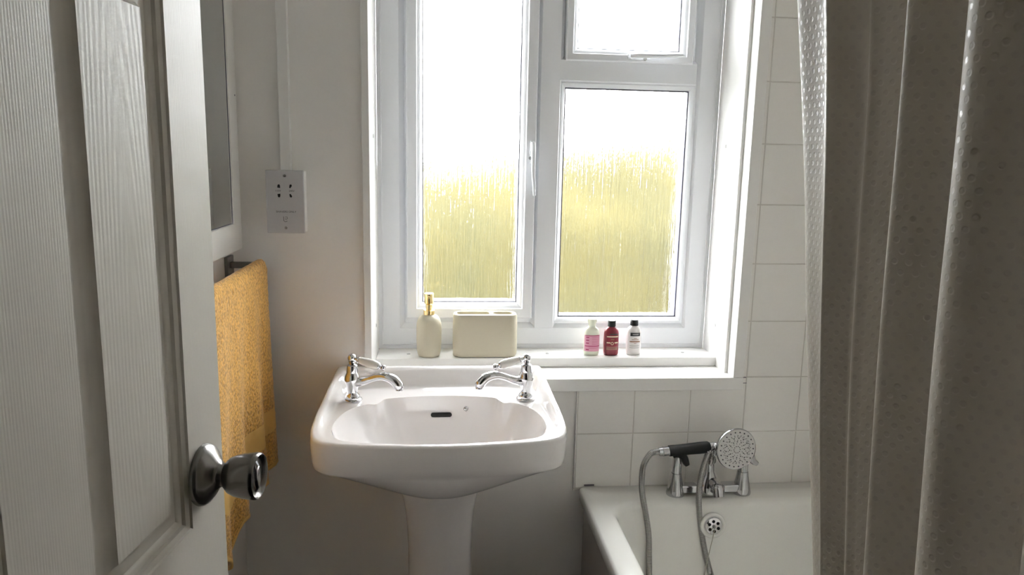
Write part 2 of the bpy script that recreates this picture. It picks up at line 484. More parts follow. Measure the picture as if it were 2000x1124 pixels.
# mullion
def bar_v(bm, x0, x1, z0, z1):
    pr = [(x0, 0.262), (x0, YF + 0.012), (x0 + 0.010, YF - 0.003), (x1 - 0.010, YF - 0.003), (x1, YF + 0.012), (x1, 0.262)]
    lo = [[bm.verts.new((x, y, z)) for x, y in pr] for z in (z0, z1)]
    for i in range(6):
        j = (i + 1) % 6; bm.faces.new((lo[0][i], lo[0][j], lo[1][j], lo[1][i]))
    bm.faces.new(lo[0]); bm.faces.new(lo[1])
def bar_h(bm, z0, z1, x0, x1):
    pr = [(z0, 0.262), (z0, YF + 0.012), (z0 + 0.010, YF - 0.003), (z1 - 0.010, YF - 0.003), (z1, YF + 0.012), (z1, 0.262)]
    lo = [[bm.verts.new((x, y, z)) for z, y in pr] for x in (x0, x1)]
    for i in range(6):
        j = (i + 1) % 6; bm.faces.new((lo[0][i], lo[0][j], lo[1][j], lo[1][i]))
    bm.faces.new(lo[0]); bm.faces.new(lo[1])
ring_frame(bm, -0.0945, 0.262, 0.9610, 2.045, [(0, 0.2615), (0, YF + 0.0128), (0.024, YF + 0.0128), (0.024, 0.2615)])
ring_frame(bm, 0.326, 0.694, 1.672, 2.045, [(0, 0.2612), (0, YF + 0.0126), (0.020, YF + 0.0126), (0.020, 0.2612)])
bar_v(bm, 0.2585, 0.330, 0.950, 2.04)
bar_h(bm, 1.618, 1.690, 0.3196, 0.6925)
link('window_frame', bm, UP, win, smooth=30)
# left casement sash
def sash(x0, x1, z0, z1, w=0.043, name='casement_sash'):
    bm = bmesh.new()
    ring_frame(bm, x0, x1, z0, z1, [(0, 0.25), (0, YF - 0.008), (0.003, YF - 0.011), (w - 0.016, YF - 0.011), (w - 0.014, YF - 0.006), (w - 0.009, YF - 0.0035), (w - 0.002, YF + 0.007), (w, YF + 0.0125), (w, 0.25)])
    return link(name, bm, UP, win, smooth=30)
def pane(x0, x1, z0, z1, parent, nm='glass_pane'):
    p = link(nm, boxbm(x0, x1, GY, GY + 0.005, z0, z1), MAT['glass'], parent)
    bm = bmesh.new()
    ring_frame(bm, x0 - 0.004, x1 + 0.004, z0 - 0.004, z1 + 0.004, [(0, GY + 0.0052), (0.0062, GY + 0.0052), (0.0062, GY + 0.026), (0, GY + 0.026)])
    link('spacer_bar', bm, MAT['gasket'], parent)
    bm = bmesh.new()
    ring_frame(bm, x0, x1, z0, z1, [(0, GY - 0.0016), (0.0028, GY - 0.0016), (0.0028, GY - 0.0002), (0, GY - 0.0002)])
    link('gasket', bm, MAT['gasket'], parent)
    return p
s1 = sash(-0.0875, 0.2595, 0.9790, 2.042)
pane(-0.046, 0.2175, 1.0205, 2.0, s1)
s2 = sash(0.332, 0.6785, 1.6785, 2.042, 0.034, 'vent_sash')
pane(0.3645, 0.6455, 1.711, 2.009, s2)
# fixed light: glazing bead + pane
bm = bmesh.new()
ring_frame(bm, 0.318, 0.696, 0.962, 1.628, [(0, 0.25), (0, YF + 0.003), (0.007, YF + 0.001), (0.012, YF + 0.004), (0.0165, YF + 0.009), (0.018, YF + 0.0125), (0.018, 0.25)])
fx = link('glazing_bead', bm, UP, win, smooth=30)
pane(0.3355, 0.6785, 0.9795, 1.6105, fx)
# casement handle (espagnolette) on the left sash stile
def window_handle(parent, base, down, out=(0, -1, 0), grip=0.105):
    d = Vector(down).normalized(); o_ = Vector(out)
    side = d.cross(o_).normalized()
    b = Vector(base)
    bm = bmesh.new()
    vs = []
    M = Matrix.Translation(b) @ Matrix((side, d, o_)).transposed().to_4x4()
    # back plate
    pl = [( -0.006, -0.030), (0.006, -0.030), (0.0085, 0.0), (0.006, 0.030), (-0.006, 0.030), (-0.0085, 0.0)]
    lo = [[bm.verts.new(M @ Vector((x, y, z))) for x, y in pl] for z in (0, 0.006)]
    for i in range(6):
        j = (i + 1) % 6; bm.faces.new((lo[0][i], lo[0][j], lo[1][j], lo[1][i]))
    bm.faces.new(lo[0]); bm.faces.new(lo[1])
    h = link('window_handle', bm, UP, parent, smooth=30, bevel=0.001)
    pts = catmull([M @ Vector(p) for p in ((0, -0.022, 0.012), (0, -0.004, 0.026), (0, 0.02, 0.030), (-0.001, 0.055, 0.027), (-0.004, 0.085, 0.022), (-0.006, grip, 0.019))], 6)
    rr = [0.0075 - 0.0040 * min(1, i / 12) + 0.0020 * math.sin(PI * min(1, i / (len(pts) - 1))) for i in range(len(pts))]
    bm = bmesh.new(); tube(bm, pts, rr, 14)
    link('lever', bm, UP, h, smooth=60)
    bm = lbm([(0, 0.0), (0.0045, 0.0), (0.0045, 0.002), (0, 0.0025)], axis_matrix(M @ Vector((0.006, 0.016, 0.006)), out), 18)
    link('lock_screw', bm, MAT['screw'], h, smooth=40)
    return h
window_handle(s1, (0.249, YF - 0.011, 1.437), (0, 0, -1), grip=0.115)
window_handle(s2, (0.528, YF - 0.011, 1.693), (1, 0, 0), grip=0.115)

# ------------------------------------------------------------------ outside: lawn and hedge
struct(link('ground', boxbm(-8, 10, 0.3, 14, -0.6, -0.4), MAT['lawn']))
bm = bmesh.new()
nx, nz = 120, 30
def hedge_pt(i, j):
    x = -4 + 10 * i / nx
    h = 1.45 + 0.16 * (x - 0.6) + 0.12 * noise.noise(Vector((x * 1.3, 0, 2))) + 0.09 * noise.noise(Vector((x * 4, 1, 5)))
    if j <= nz * 0.7:
        t = j / (nz * 0.7); y = 3.6 + 0.75 * t ** 3; z = -0.4 + (h + 0.4) * math.sin(t * PI / 2) ** 0.8
    else:
        t = (j - nz * 0.7) / (nz * 0.3); y = 4.35 + 0.4 * t; z = h - 0.25 * t * t
    k = noise.noise(Vector((x * 2.5, y * 2, z * 2.5)), noise_basis='PERLIN_ORIGINAL') * 0.16
    return (x, y - k, z + k * 0.6)
g = [[bm.verts.new(hedge_pt(i, j)) for j in range(nz + 1)] for i in range(nx + 1)]
for i in range(nx):
    for j in range(nz):
        bm.faces.new((g[i][j], g[i + 1][j], g[i + 1][j + 1], g[i][j + 1]))
# close the back
bk = [[bm.verts.new((-4 + 10 * i / nx, 4.75, -0.4 if q == 0 else 0.5)) for q in (0, 1)] for i in range(nx + 1)]
for i in range(nx):
    bm.faces.new((bk[i][0], bk[i + 1][0], bk[i + 1][1], bk[i][1]))
    bm.faces.new((bk[i][1], bk[i + 1][1], g[i + 1][nz], g[i][nz]))
h = link('hedge', bm, MAT['hedge'], smooth=180)
tag(h, 'golden green garden hedge seen blurred through the streaked window glass', 'hedge')

# ------------------------------------------------------------------ basin
def outline(pts, n=8):
    full = pts + [(-x, y) for x, y in reversed(pts)][1:-1] if abs(pts[0][0]) < 1e-9 and abs(pts[-1][0]) < 1e-9 else pts
    P = [Vector((x, y, 0)) for x, y in full]; m = len(P); out = []
    for i in range(m):
        a, b, c, d = P[i - 1], P[i], P[(i + 1) % m], P[(i + 2) % m]
        for k in range(n):
            t = k / n
            out.append(0.5 * ((2 * b) + (c - a) * t + (2 * a - 5 * b + 4 * c - d) * t * t + (3 * b - a - 3 * c + d) * t ** 3))
    return out
def polar(poly, c, angs):
    res = []
    for th in angs:
        dx, dy = math.cos(th), math.sin(th); best = 0
        for i in range(len(poly)):
            ax, ay = poly[i].x - c[0], poly[i].y - c[1]
            q = poly[(i + 1) % len(poly)]; bx, by = q.x - c[0] - ax, q.y - c[1] - ay
            den = dx * by - dy * bx
            if abs(den) < 1e-12: continue
            t = (ax * by - ay * bx) / den; s = (ax * dy - ay * dx) / den
            if t > 0 and -1e-6 <= s <= 1 + 1e-6: best = max(best, t)
        res.append(best)
    return res
Opts = [(0, -.430), (.08, -.4265), (.16, -.418), (.215, -.406), (.248, -.388), (.264, -.355), (.267, -.29), (.263, -.19), (.258, -.09), (.254, -.025), (.243, -.012), (.20, -.009), (.10, -.009), (0, -.009)]
Bpts = [(0, -.419), (.08, -.414), (.155, -.403), (.204, -.384), (.223, -.340), (.225, -.285), (.214, -.232), (.195, -.195), (.168, -.172), (.148, -.172), (.137, -.152), (.124, -.133), (.06, -.119), (0, -.115)]
NA = 288
angs = [2 * PI * i / NA for i in range(NA)]
bc = (0.0, -0.26)
O_, B_ = outline(Opts), outline(Bpts)
Or, Br = polar(O_, bc, angs), polar(B_, bc, angs)
Oarr = np.array([[p.x, p.y] for p in O_])
def distO(x, y):
    a = Oarr; b = np.roll(Oarr, -1, 0); ab = b - a; ap = np.array([x, y]) - a
    t = np.clip((ap * ab).sum(1) / (ab ** 2).sum(1), 0, 1)
    return float(np.sqrt(((ap - ab * t[:, None]) ** 2).sum(1).min()))
ZB = 0.857
def rim_z(x, y):
    d = distO(x, y)
    lip = 0.043 * max(0.0, min(1.0, (y + 0.385) / 0.365)) ** 1.1
    back = sstep(-0.10, -0.05, y)
    w1, w0 = 0.010 + 0.008 * back, 0.030 + 0.020 * back
    z = ZB + (lip + 0.003 * sstep(-0.40, -0.3, y)) * (1 - sstep(w1, w0, d)) 
    fr = 0.007
    if d < fr: z -= fr - math.sqrt(max(0, fr * fr - (fr - d) ** 2))
    return z
def basin_bm():
    bm = bmesh.new()
    rings = []
    c = Vector((bc[0], bc[1], 0))
    D = 0.145
    zb_edge = [rim_z(bc[0] + Br[i] * math.cos(angs[i]), bc[1] + Br[i] * math.sin(angs[i])) for i in range(NA)]
    ss = [0.03, .1, .2, .3, .4, .5, .6, .7, .78, .84, .89, .93, .955, .972, .985, .994, 1.0]
    K_ = 16
    Bs = [sum(Br[(i + k) % NA] for k in range(-K_, K_ + 1)) / (2 * K_ + 1) for i in range(NA)]
    for s in ss:
        ring = []
        for i, th in enumerate(angs):
            # bowl narrows toward an ellipse near the bottom
            kk = sstep(0.90, 0.998, s)
            r = (Br[i] * kk + Bs[i] * (1 - kk)) * s
            if s < 0.9:
                re = 1 / math.sqrt((math.cos(th) / 0.205) ** 2 + (math.sin(th) / 0.14) ** 2) * s
                k = sstep(0.9, 0.4, s); r = r * (1 - k) + re * k
            z = zb_edge[i] - D * (1 - s ** 4.2) ** 0.9
            if s > 0.95: z = zb_edge[i] - D * (1 - s ** 4.2) ** 0.9 - 0.002 * (1 - ((s - 0.95) / 0.05) ** 2)
            ring.append(bm.verts.new((bc[0] + r * math.cos(th), bc[1] + r * math.sin(th), z)))
        rings.append(ring)
    for s in [.03, .08, .15, .22, .3, .38, .46, .54, .62, .70, .77, .83, .88, .92, .95, .97, .985, .995, 1.0]:
        ring = []
        for i, th in enumerate(angs):
            r = Br[i] + (Or[i] - Br[i]) * s
            x, y = bc[0] + r * math.cos(th), bc[1] + r * math.sin(th)
            ring.append(bm.verts.new((x, y, rim_z(x, y))))
        rings.append(ring)
    # apron then underside down to the pedestal
    top = rings[-1]
    for zz, ins in ((0.845, -0.001), (0.825, -0.0005), (0.805, 0.001), (0.792, 0.003), (0.787, 0.007)):
        rings.append([bm.verts.new((bc[0] + (Or[i] - ins) * math.cos(th), bc[1] + (Or[i] - ins) * math.sin(th), min(zz, top[i].co.z - 0.004))) for i, th in enumerate(angs)])
    pc = (0.0, -0.19)
    for q in (.04, .12, .22, .34, .46, .58, .70, .82, .92, 1.0):
        ring = []
        for i, th in enumerate(angs):
            ox, oy = bc[0] + (Or[i] - .007) * math.cos(th), bc[1] + (Or[i] - .007) * math.sin(th)
            ex, ey = pc[0] + 0.104 * math.cos(th), pc[1] + 0.095 * math.sin(th)
            w = abs(math.sin(th)) ** 1.5
            qh = w * (1 - math.cos(q * PI / 2)) + (1 - w) * q
            qv = w * math.sin(q * PI / 2) + (1 - w) * q ** 1.5
            z = 0.787 - (0.787 - 0.697) * qv
            x = ox + (ex - ox) * qh; y = oy + (ey - oy) * qh
            ring.append(bm.verts.new((x, min(y, -0.012), z)))
        rings.append(ring)
    for a, b in zip(rings, rings[1:]):
        for i in range(NA):
            j = (i + 1) % NA
            bm.faces.new((a[i], a[j], b[j], b[i]))
    bm.faces.new(rings[0]); bm.faces.new(rings[-1])
    return bm
basin = empty('pedestal_basin', (0.005, -0.2, 0), 'white ceramic pedestal basin standing below the window', 'basin')
def child(o, parent):
    o.parent = parent
    o.location = Vector(o.location) - parent.location
    return o
bow = link('basin_bowl', basin_bm(), MAT['ceramic'], smooth=55, loc=(0.005, 0, 0)); child(bow, basin)
# pedestal column
bm = bmesh.new(); rings = []
for z, rx_, ry in ((0.0, .108, .115), (0.02, .108, .115), (0.05, .10, .108), (0.12, .086, .098), (0.25, .079, .09), (0.4, .0755, .086), (0.5, .0755, .086), (0.56, .078, .088), (0.61, .083, .092), (0.65, .091, .098), (0.685, .099, .102)):
    rings.append([bm.verts.new((rx_ * math.copysign(abs(math.cos(t)) ** 0.8, math.cos(t)), -0.165 + ry * math.copysign(abs(math.sin(t)) ** 0.85, math.sin(t)), z)) for t in [2 * PI * k / 64 for k in range(64)]])
for a, b in zip(rings, rings[1:]):
    for i in range(64):
        j = (i + 1) % 64; bm.faces.new((a[i], a[j], b[j], b[i]))
bm.faces.new(rings[0]); bm.faces.new(rings[-1])
ped = link('pedestal', bm, MAT['ceramic'], smooth=60, loc=(0.005, 0, 0)); child(ped, basin)
# overflow slot on the bowl's back wall: dark rounded slot
def bowl_hit(x, z):
    """y of the bowl back wall at (x, z)"""
    th = math.atan2(-0.12 - bc[1], x - bc[0])
    k = int(round(th / (2 * PI) * NA)) % NA
    s = 1.0
    while s > 0.5:
        zz = ZB - 0.145 * (1 - s ** 4.2) ** 0.9 - 0.002
        if zz <= z: break
        s -= 0.001
    return bc[1] + Br[k] * s * math.sin(angs[k])
def stadium(cx_, cz, w, h_, y, n=12):
    pts = []
    r = h_ / 2
    for k in range(n + 1):
        a = -PI / 2 + PI * k / n; pts.append((cx_ + w / 2 - r + r * math.cos(a), y, cz + r * math.sin(a)))
    for k in range(n + 1):
        a = PI / 2 + PI * k / n; pts.append((cx_ - w / 2 + r + r * math.cos(a), y, cz + r * math.sin(a)))
    return pts
yo = bowl_hit(0.0, 0.815)
bm = bmesh.new()
f0 = [bm.verts.new(p) for p in stadium(0, 0, 0.050, 0.0105, 0.0)]
f1 = [bm.verts.new((p[0], 0.008, p[2])) for p in stadium(0, 0, 0.050, 0.0105, 0.0)]
bm.faces.new(f0); bm.faces.new(f1)
for i in range(len(f0)):
    j = (i + 1) % len(f0); bm.faces.new((f0[i], f0[j], f1[j], f1[i]))
bmesh.ops.transform(bm, matrix=Matrix.Rotation(math.radians(-14), 4, 'X'), verts=bm.verts)
ov = link('overflow_slot', bm, MAT['hole'], loc=(0.0075, yo - 0.0032, 0.8135)); child(ov, basin)
ys = bowl_hit(0.06, 0.827)
bm = bmesh.new()
lathe(bm, [(0.0, 0.004), (0.003, 0.0038), (0.0055, 0.002), (0.006, -0.001)], axis_matrix((0, 0, 0), (0, -1, 0.2)), 20, cap=False)
tube(bm, [(0, -0.004, 0.001), (0, -0.008, -0.001), (0, -0.007, -0.005), (0, -0.003, -0.006)], 0.0009, 8)
st = link('chain_stay', bm, MAT['chrome'], smooth=60, loc=(0.066, ys - 0.0005, 0.8275)); child(st, basin)

# ------------------------------------------------------------------ basin taps
def tap(name, label, x, y, side, ang):
    t = empty(name, (x, y, ZB + 0.0005), label, 'tap')
    CH = MAT['chrome']
    b = lbm([(0.0, 0), (0.0215, 0), (0.0225, 0.002), (0.0215, 0.0045), (0.0175, 0.0065), (0.0175, 0.010), (0.0155, 0.014), (0.0125, 0.017), (0.0120, 0.022), (0.0130, 0.030), (0.0150, 0.038), (0.0175, 0.046), (0.0182, 0.052), (0.0165, 0.060), (0.0135, 0.0655), (0.0128, 0.0675)], seg=48)
    link('body', b, CH, t, smooth=50)
    b = lbm([(0.0132, 0.0675), (0.0134, 0.069), (0.0120, 0.084), (0.0100, 0.086), (0.0070, 0.0875), (0.0065, 0.090), (0.0082, 0.092), (0.0082, 0.094), (0.006, 0.096)], seg=16)
    link('bonnet', b, CH, t, smooth=25)
    # ball and lever socket
    ca, sa = math.cos(ang), math.sin(ang)
    prof = []
    for k in range(13):
        a = -PI / 2 + PI * k / 12; prof.append((max(0, 0.0100 * math.cos(a)), 0.1020 + 0.0100 * math.sin(a)))
    b = lbm(prof, seg=32)
    link('ball', b, CH, t, smooth=60)
    d = Vector((ca, sa, -0.25)).normalized()
    o0 = Vector((0, 0, 0.1025))
    Mx = axis_matrix(o0, d) @ Matrix.Diagonal((1.05, 1.05, 1.13, 1))
    b = lbm([(0.004, 0.008), (0.0045, 0.012), (0.0078, 0.0135), (0.0078, 0.0155), (0.006, 0.0165)], Mx, 28)
    link('lever_socket', b, CH, t, smooth=40)
    b = lbm([(0.0060, 0.0575), (0.0078, 0.0585), (0.0070, 0.0605), (0.0040, 0.0625), (0.0040, 0.064), (0.0062, 0.066), (0.0068, 0.069), (0.0055, 0.0725), (0.0, 0.074)], Mx, 28)
    lv = link('lever_finial', b, CH, t, smooth=40)
    b = lbm([(0.0062, 0.0160), (0.0075, 0.018), (0.0085, 0.026), (0.0102, 0.038), (0.0106, 0.046), (0.0096, 0.054), (0.0072, 0.0582)], Mx, 32)
    link('lever', b, MAT['ceramic_handle'], t, smooth=60)
    # spout
    P = [(0.006, 0.046), (0.022, 0.0475), (0.040, 0.055), (0.058, 0.062), (0.074, 0.0625), (0.089, 0.0565), (0.099, 0.045), (0.1015, 0.0375)]
    sa2 = ang - side * 0.0
    pts = catmull([(r * 1.12 * ca, r * 1.12 * sa, z) for r, z in P], 5)
    n = len(pts)
    key = [0.0135, 0.0100, 0.0082, 0.0090, 0.0104, 0.0118, 0.0122, 0.0100]
    rr = []
    for i in range(n):
        q = i / (n - 1) * 7; k = min(6, int(q)); rr.append(key[k] * (1 - (q - k)) + key[k + 1] * (q - k))
    b = bmesh.new(); tube(b, pts, rr, 24)
    link('spout', b, CH, t, smooth=60)
    e = Vector(pts[-1])
    b = lbm([(0.0078, 0.0), (0.0086, -0.001), (0.0086, -0.0045), (0.0070, -0.005), (0.0066, -0.002), (0, -0.002)], Matrix.Translation(e), 28)
    link('nozzle', b, MAT['chrome'], t, smooth=40)
    return t
tap('basin_tap', 'chrome lever tap with white porcelain handle on left side of basin', -0.198, -0.142, 1, math.radians(-16))
tap('basin_tap', 'chrome lever tap with white porcelain handle on right side of basin, spout pointing left', 0.206, -0.147, -1, math.radians(180 + 10))

# ------------------------------------------------------------------ shaver socket and cable trunking
sk = empty('shaver_socket', (-0.357, 0, 1.308), 'grey faced shaver socket mounted on the wall left of the window', 'socket')
def at(o, p): o.parent = p; o.location = Vector(o.location) - p.location; return o
at(link('back_box', boxbm(-0.0425, 0.0425, -0.034, 0, -0.072, 0.072), MAT['trim'], bevel=0.002, loc=(-0.357, 0, 1.308)), sk)
at(link('face_plate', boxbm(-0.0430, 0.0430, -0.0415, -0.034, -0.073, 0.073), MAT['plate'], bevel=0.0015, loc=(-0.357, 0, 1.308)), sk)
YP = -0.0418
def flat_poly(bm, pts, y=YP, th=0.0006):
    a = [bm.verts.new((x, y, z)) for x, z in pts]; b = [bm.verts.new((x, y + th, z)) for x, z in pts]
    bm.faces.new(a); bm.faces.new(b)
    for i in range(len(a)):
        j = (i + 1) % len(a); bm.faces.new((a[i], a[j], b[j], b[i]))
for sx_ in (-1, 1):
    for sz in (-1, 1):
        bm = bmesh.new()
        cx_, cz_ = sx_ * 0.0150, 0.0255 + sz * 0.0110
        flat_poly(bm, [(cx_ - sx_ * 0.0015 + q * 0.001, cz_ + sz * p) for q, p in ((-2.5, 0.003), (1.0, 0.0045), (3.0, 0.001), (1.0 + 2 * -sx_, -0.0045), (-3.5, -0.0035))])
        at(link('pin_slot', bm, MAT['hole'], loc=(-0.357, 0, 1.308)), sk)
at(text('voltage_lettering', '115V', 0.0062, (-0.357 - 0.0155, YP, 1.308 + 0.0255), MAT['ink']), sk)
at(text('voltage_lettering', '240V', 0.0062, (-0.357 + 0.0155, YP, 1.308 + 0.0255), MAT['ink']), sk)
at(text('warning_lettering', 'SHAVERS ONLY', 0.0066, (-0.357 + 0.0015, YP, 1.308 - 0.0230), MAT['ink']), sk)
bm = bmesh.new()
tube(bm, [(-0.0045, YP, -0.034), (-0.0045, YP, -0.044), (-0.001, YP, -0.0465), (0.0035, YP, -0.0445)], 0.0005, 6)
tube(bm, [(-0.001, YP, -0.035), (0.0035, YP, -0.035), (0.004, YP, -0.039), (0.0, YP, -0.0415), (0.0, YP, -0.0375)], 0.0005, 6)
at(link('shaver_symbol', bm, MAT['ink'], loc=(-0.357, 0, 1.308)), sk)
for zz in (0.0605, -0.0605):
    at(link('plate_screw', lbm([(0, 0.0012), (0.002, 0.0012), (0.0032, 0.0003), (0.0033, -0.001)], axis_matrix((0, -0.0415, zz), (0, -1, 0)), 18, cap=False), MAT['screw'], smooth=40, loc=(-0.357, 0, 1.308)), sk)
tk = link('cable_trunking', boxbm(-0.0125, 0.0125, -0.0165, 0, 0, 2.36 - 1.3805), MAT['trim'], bevel=0.002, loc=(-0.3585, 0, 1.3800))
tag(tk, 'white plastic cable trunking running up the wall from the shaver socket', 'trunking')

# ------------------------------------------------------------------ mirror on left wall
mr_ = empty('wall_mirror', (XL, -0.3, 1.194), 'white framed mirror fixed to the left wall above the mustard towel', 'mirror')
def mpv(p):   # (a, depth, z): a runs toward the camera from the far edge
    return (XL + p[1], -p[0], p[2])
bm = bmesh.new()
F = 0.0287
ring_frame(bm, 0.021, 0.66, 1.194, 1.93, [(0, 0.0005), (0, F - 0.006), (0.002, F - 0.002), (0.006, F), (0.064, F), (0.066, F - 0.003), (0.066, 0.0005)], mp=mpv)
o = link('mirror_frame', bm, MAT['mirror_frame'], smooth=35); at(o, mr_)
bm = bmesh.new(); box(bm, XL + 0.004, XL + F - 0.0035, -0.595, -0.0865, 1.2595, 1.8645)
o = link('mirror_glass', bm, MAT['mirror']); at(o, mr_)
bm = bmesh.new(); ring_frame(bm, 0.0858, 0.5955, 1.2588, 1.8652, [(0, F - 0.0034), (0, F - 0.0028), (0.0025, F - 0.0028), (0.0025, F - 0.0034)], mp=mpv)
o = link('mirror_edge', bm, MAT['gasket']); at(o, mr_)
for yy, zz in ((-0.038, 1.547),):
    o = link('frame_screw', lbm([(0, 0.0006), (0.002, 0.0006), (0.0022, -0.001)], axis_matrix((XL + F, yy, zz), (1, 0, 0)), 12, cap=False), MAT['gasket']); at(o, mr_)

# ------------------------------------------------------------------ towel holder and towel
th_ = empty('towel_rail', (XL, -0.052, 1.158), 'dark steel towel rail on the left wall below the mirror', 'towel rail')
o = link('wall_plate', boxbm(XL + 0.0003, XL + 0.008, -0.0785, -0.0285, 1.130, 1.181), MAT['gun'], bevel=0.001); at(o, th_)
bm = bmesh.new()
box(bm, XL + 0.008, -0.4105, -0.060, -0.046, 1.1535, 1.1675)
box(bm, -0.4225, -0.4105, -0.560, -0.046, 1.1535, 1.1675)
box(bm, XL + 0.008, -0.4105, -0.574, -0.560, 1.1535, 1.1675)
o = link('rail', bm, MAT['gun'], bevel=0.0012); at(o, th_)
o = link('wall_plate', boxbm(XL + 0.0003, XL + 0.008, -0.592, -0.542, 1.130, 1.181), MAT['gun'], bevel=0.001); at(o, th_)

def towel_sheet():
    """front flap falls from the rail; rows run down, columns run along the rail"""
    bm = bmesh.new()
    nu, nv = 90, 130
    ztop = 1.1685
    grid = []
    uvl = []
    for i in range(nu + 1):
        u = i / nu                       # 0 far end, 1 near end
        col = []
        y0 = -0.0520 - 0.450 * u
        # length of the front flap: hem nearly level, the near corner droops
        L = 0.488 + 0.014 * sstep(0.30, 0.56, u) + 0.072 * sstep(0.60, 0.72, u) * (1 - 0.8 * sstep(0.74, 0.90, u))
        for j in range(nv + 1):
            v = j / nv
            if v < 0.10:                 # back flap up to rail
                q = v / 0.10; s = -(1 - q) * 0.30
                x = -0.4285 - 0.006 * math.sin(PI * (1 - q)); z = ztop - 0.014 + s * 1.0
            elif v < 0.14:               # over the rail
                a = PI * (v - 0.10) / 0.04
                x = -0.4165 - 0.012 * math.cos(a); z = ztop - 0.014 + 0.0185 * math.sin(a)
                s = 0
            else:
                s = (v - 0.14) / 0.86 * L
                x = -0.4045; z = ztop - 0.014 - s
            y = y0
            if v >= 0.14:
                d = s / 0.52
                fold = 0.010 * d * math.sin(7.5 * u * PI + 0.9) + 0.005 * d * math.sin(19 * u + 3 * d)
                x += 0.001 + fold * (0.35 + 0.65 * sstep(0.0, 0.15, u)) + 0.004 * d * d
                x -= 0.016 * sstep(0.15, 0.5, u) * d
                y += 0.016 * d * d * (1 - u)
            k = noise.noise(Vector((y * 90, z * 90, x * 60))) * 0.0012
            col.append(bm.verts.new((x + k, min(y, -0.02), z)))
        grid.append(col)
    for i in range(nu):
        for j in range(nv):
            f = bm.faces.new((grid[i][j], grid[i + 1][j], grid[i + 1][j + 1], grid[i][j + 1]))
            v = (j + 0.5) / nv
            if v > 0.14:
                s = (v - 0.14) / 0.86 * 0.505
                if 0.352 < s < 0.408 or s > 0.496: f.material_index = 1
    return bm
tw = link('towel', towel_sheet(), [MAT['towel'], MAT['towelband']], smooth=180)
so = tw.modifiers.new('thick', 'SOLIDIFY'); so.thickness = 0.005; so.offset = 0
tag(tw, 'mustard yellow terry towel hanging over the dark rail on the left wall', 'towel')

# ------------------------------------------------------------------ door (open, hinged at left near the camera)
DP = Vector((-0.25996, -0.93523, 0)); DD = Vector((0.12396, 0.99229, 0)); DN = Vector((0.99229, -0.12396, 0))
door = empty('door_1', (0, 0, 0)); struct(door)
# local frame: y = along the door (0 = free edge, negative = hinge), x = out of the face, z = up
door.matrix_world = Matrix(((DN.x, DD.x, 0, DP.x), (DN.y, DD.y, 0, DP.y), (0, 0, 1, 0), (0, 0, 0, 1)))
DW, DT, DH = 0.735, 0.035, 1.981
cols_ = [(-0.2635, -0.0855), (-0.5415, -0.3635)]
rows_ = [(0.22, 0.885), (1.0065, 1.5895), (1.67, 1.90)]
bm = bmesh.new()
# slab with openings: build strips of the face around the panels
ysplit = [-DW, -0.5415, -0.3635, -0.2635, -0.0855, -0.0015]
zsplit = [0.005, 0.22, 0.885, 1.0065, 1.5895, 1.67, 1.90, DH]
gv = {}
def gvx(i, j):
    if (i, j) not in gv: gv[(i, j)] = bm.verts.new((0, ysplit[i], zsplit[j]))
    return gv[(i, j)]
for i in range(5):
    for j in range(7):
        if i in (1, 3) and j in (1, 3, 5): continue
        bm.faces.new((gvx(i, j), gvx(i + 1, j), gvx(i + 1, j + 1), gvx(i, j + 1)))
# edges and back of the slab
bx = [(-DW, 0.005), (-0.0015, 0.005), (-0.0015, DH), (-DW, DH)]
b0 = [bm.verts.new((-0.0015, y + (0.0015 if y > -0.1 else 0), z)) for y, z in bx]
b1 = [bm.verts.new((-DT, y + (0.0015 if y > -0.1 else 0), z)) for y, z in bx]
cn = [gvx(0, 0), gvx(5, 0), gvx(5, 7), gvx(0, 7)]
for i in range(4):
    j = (i + 1) % 4
    bm.faces.new((cn[i], cn[j], b0[j], b0[i])); bm.faces.new((b0[i], b0[j], b1[j], b1[i]))
bm.faces.new(b1)
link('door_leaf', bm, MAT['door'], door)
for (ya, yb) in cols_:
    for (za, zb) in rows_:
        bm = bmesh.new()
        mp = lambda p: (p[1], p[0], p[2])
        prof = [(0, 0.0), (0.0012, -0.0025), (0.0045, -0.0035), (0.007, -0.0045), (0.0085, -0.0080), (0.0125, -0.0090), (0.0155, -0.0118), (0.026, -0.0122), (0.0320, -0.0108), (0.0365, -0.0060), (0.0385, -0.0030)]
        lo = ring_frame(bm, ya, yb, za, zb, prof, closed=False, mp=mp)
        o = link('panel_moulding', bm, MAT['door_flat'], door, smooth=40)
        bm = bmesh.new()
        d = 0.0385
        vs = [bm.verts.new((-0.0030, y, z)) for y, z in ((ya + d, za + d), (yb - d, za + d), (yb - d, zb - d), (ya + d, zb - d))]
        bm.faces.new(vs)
        link('raised_panel', bm, MAT['door_panel'], o)
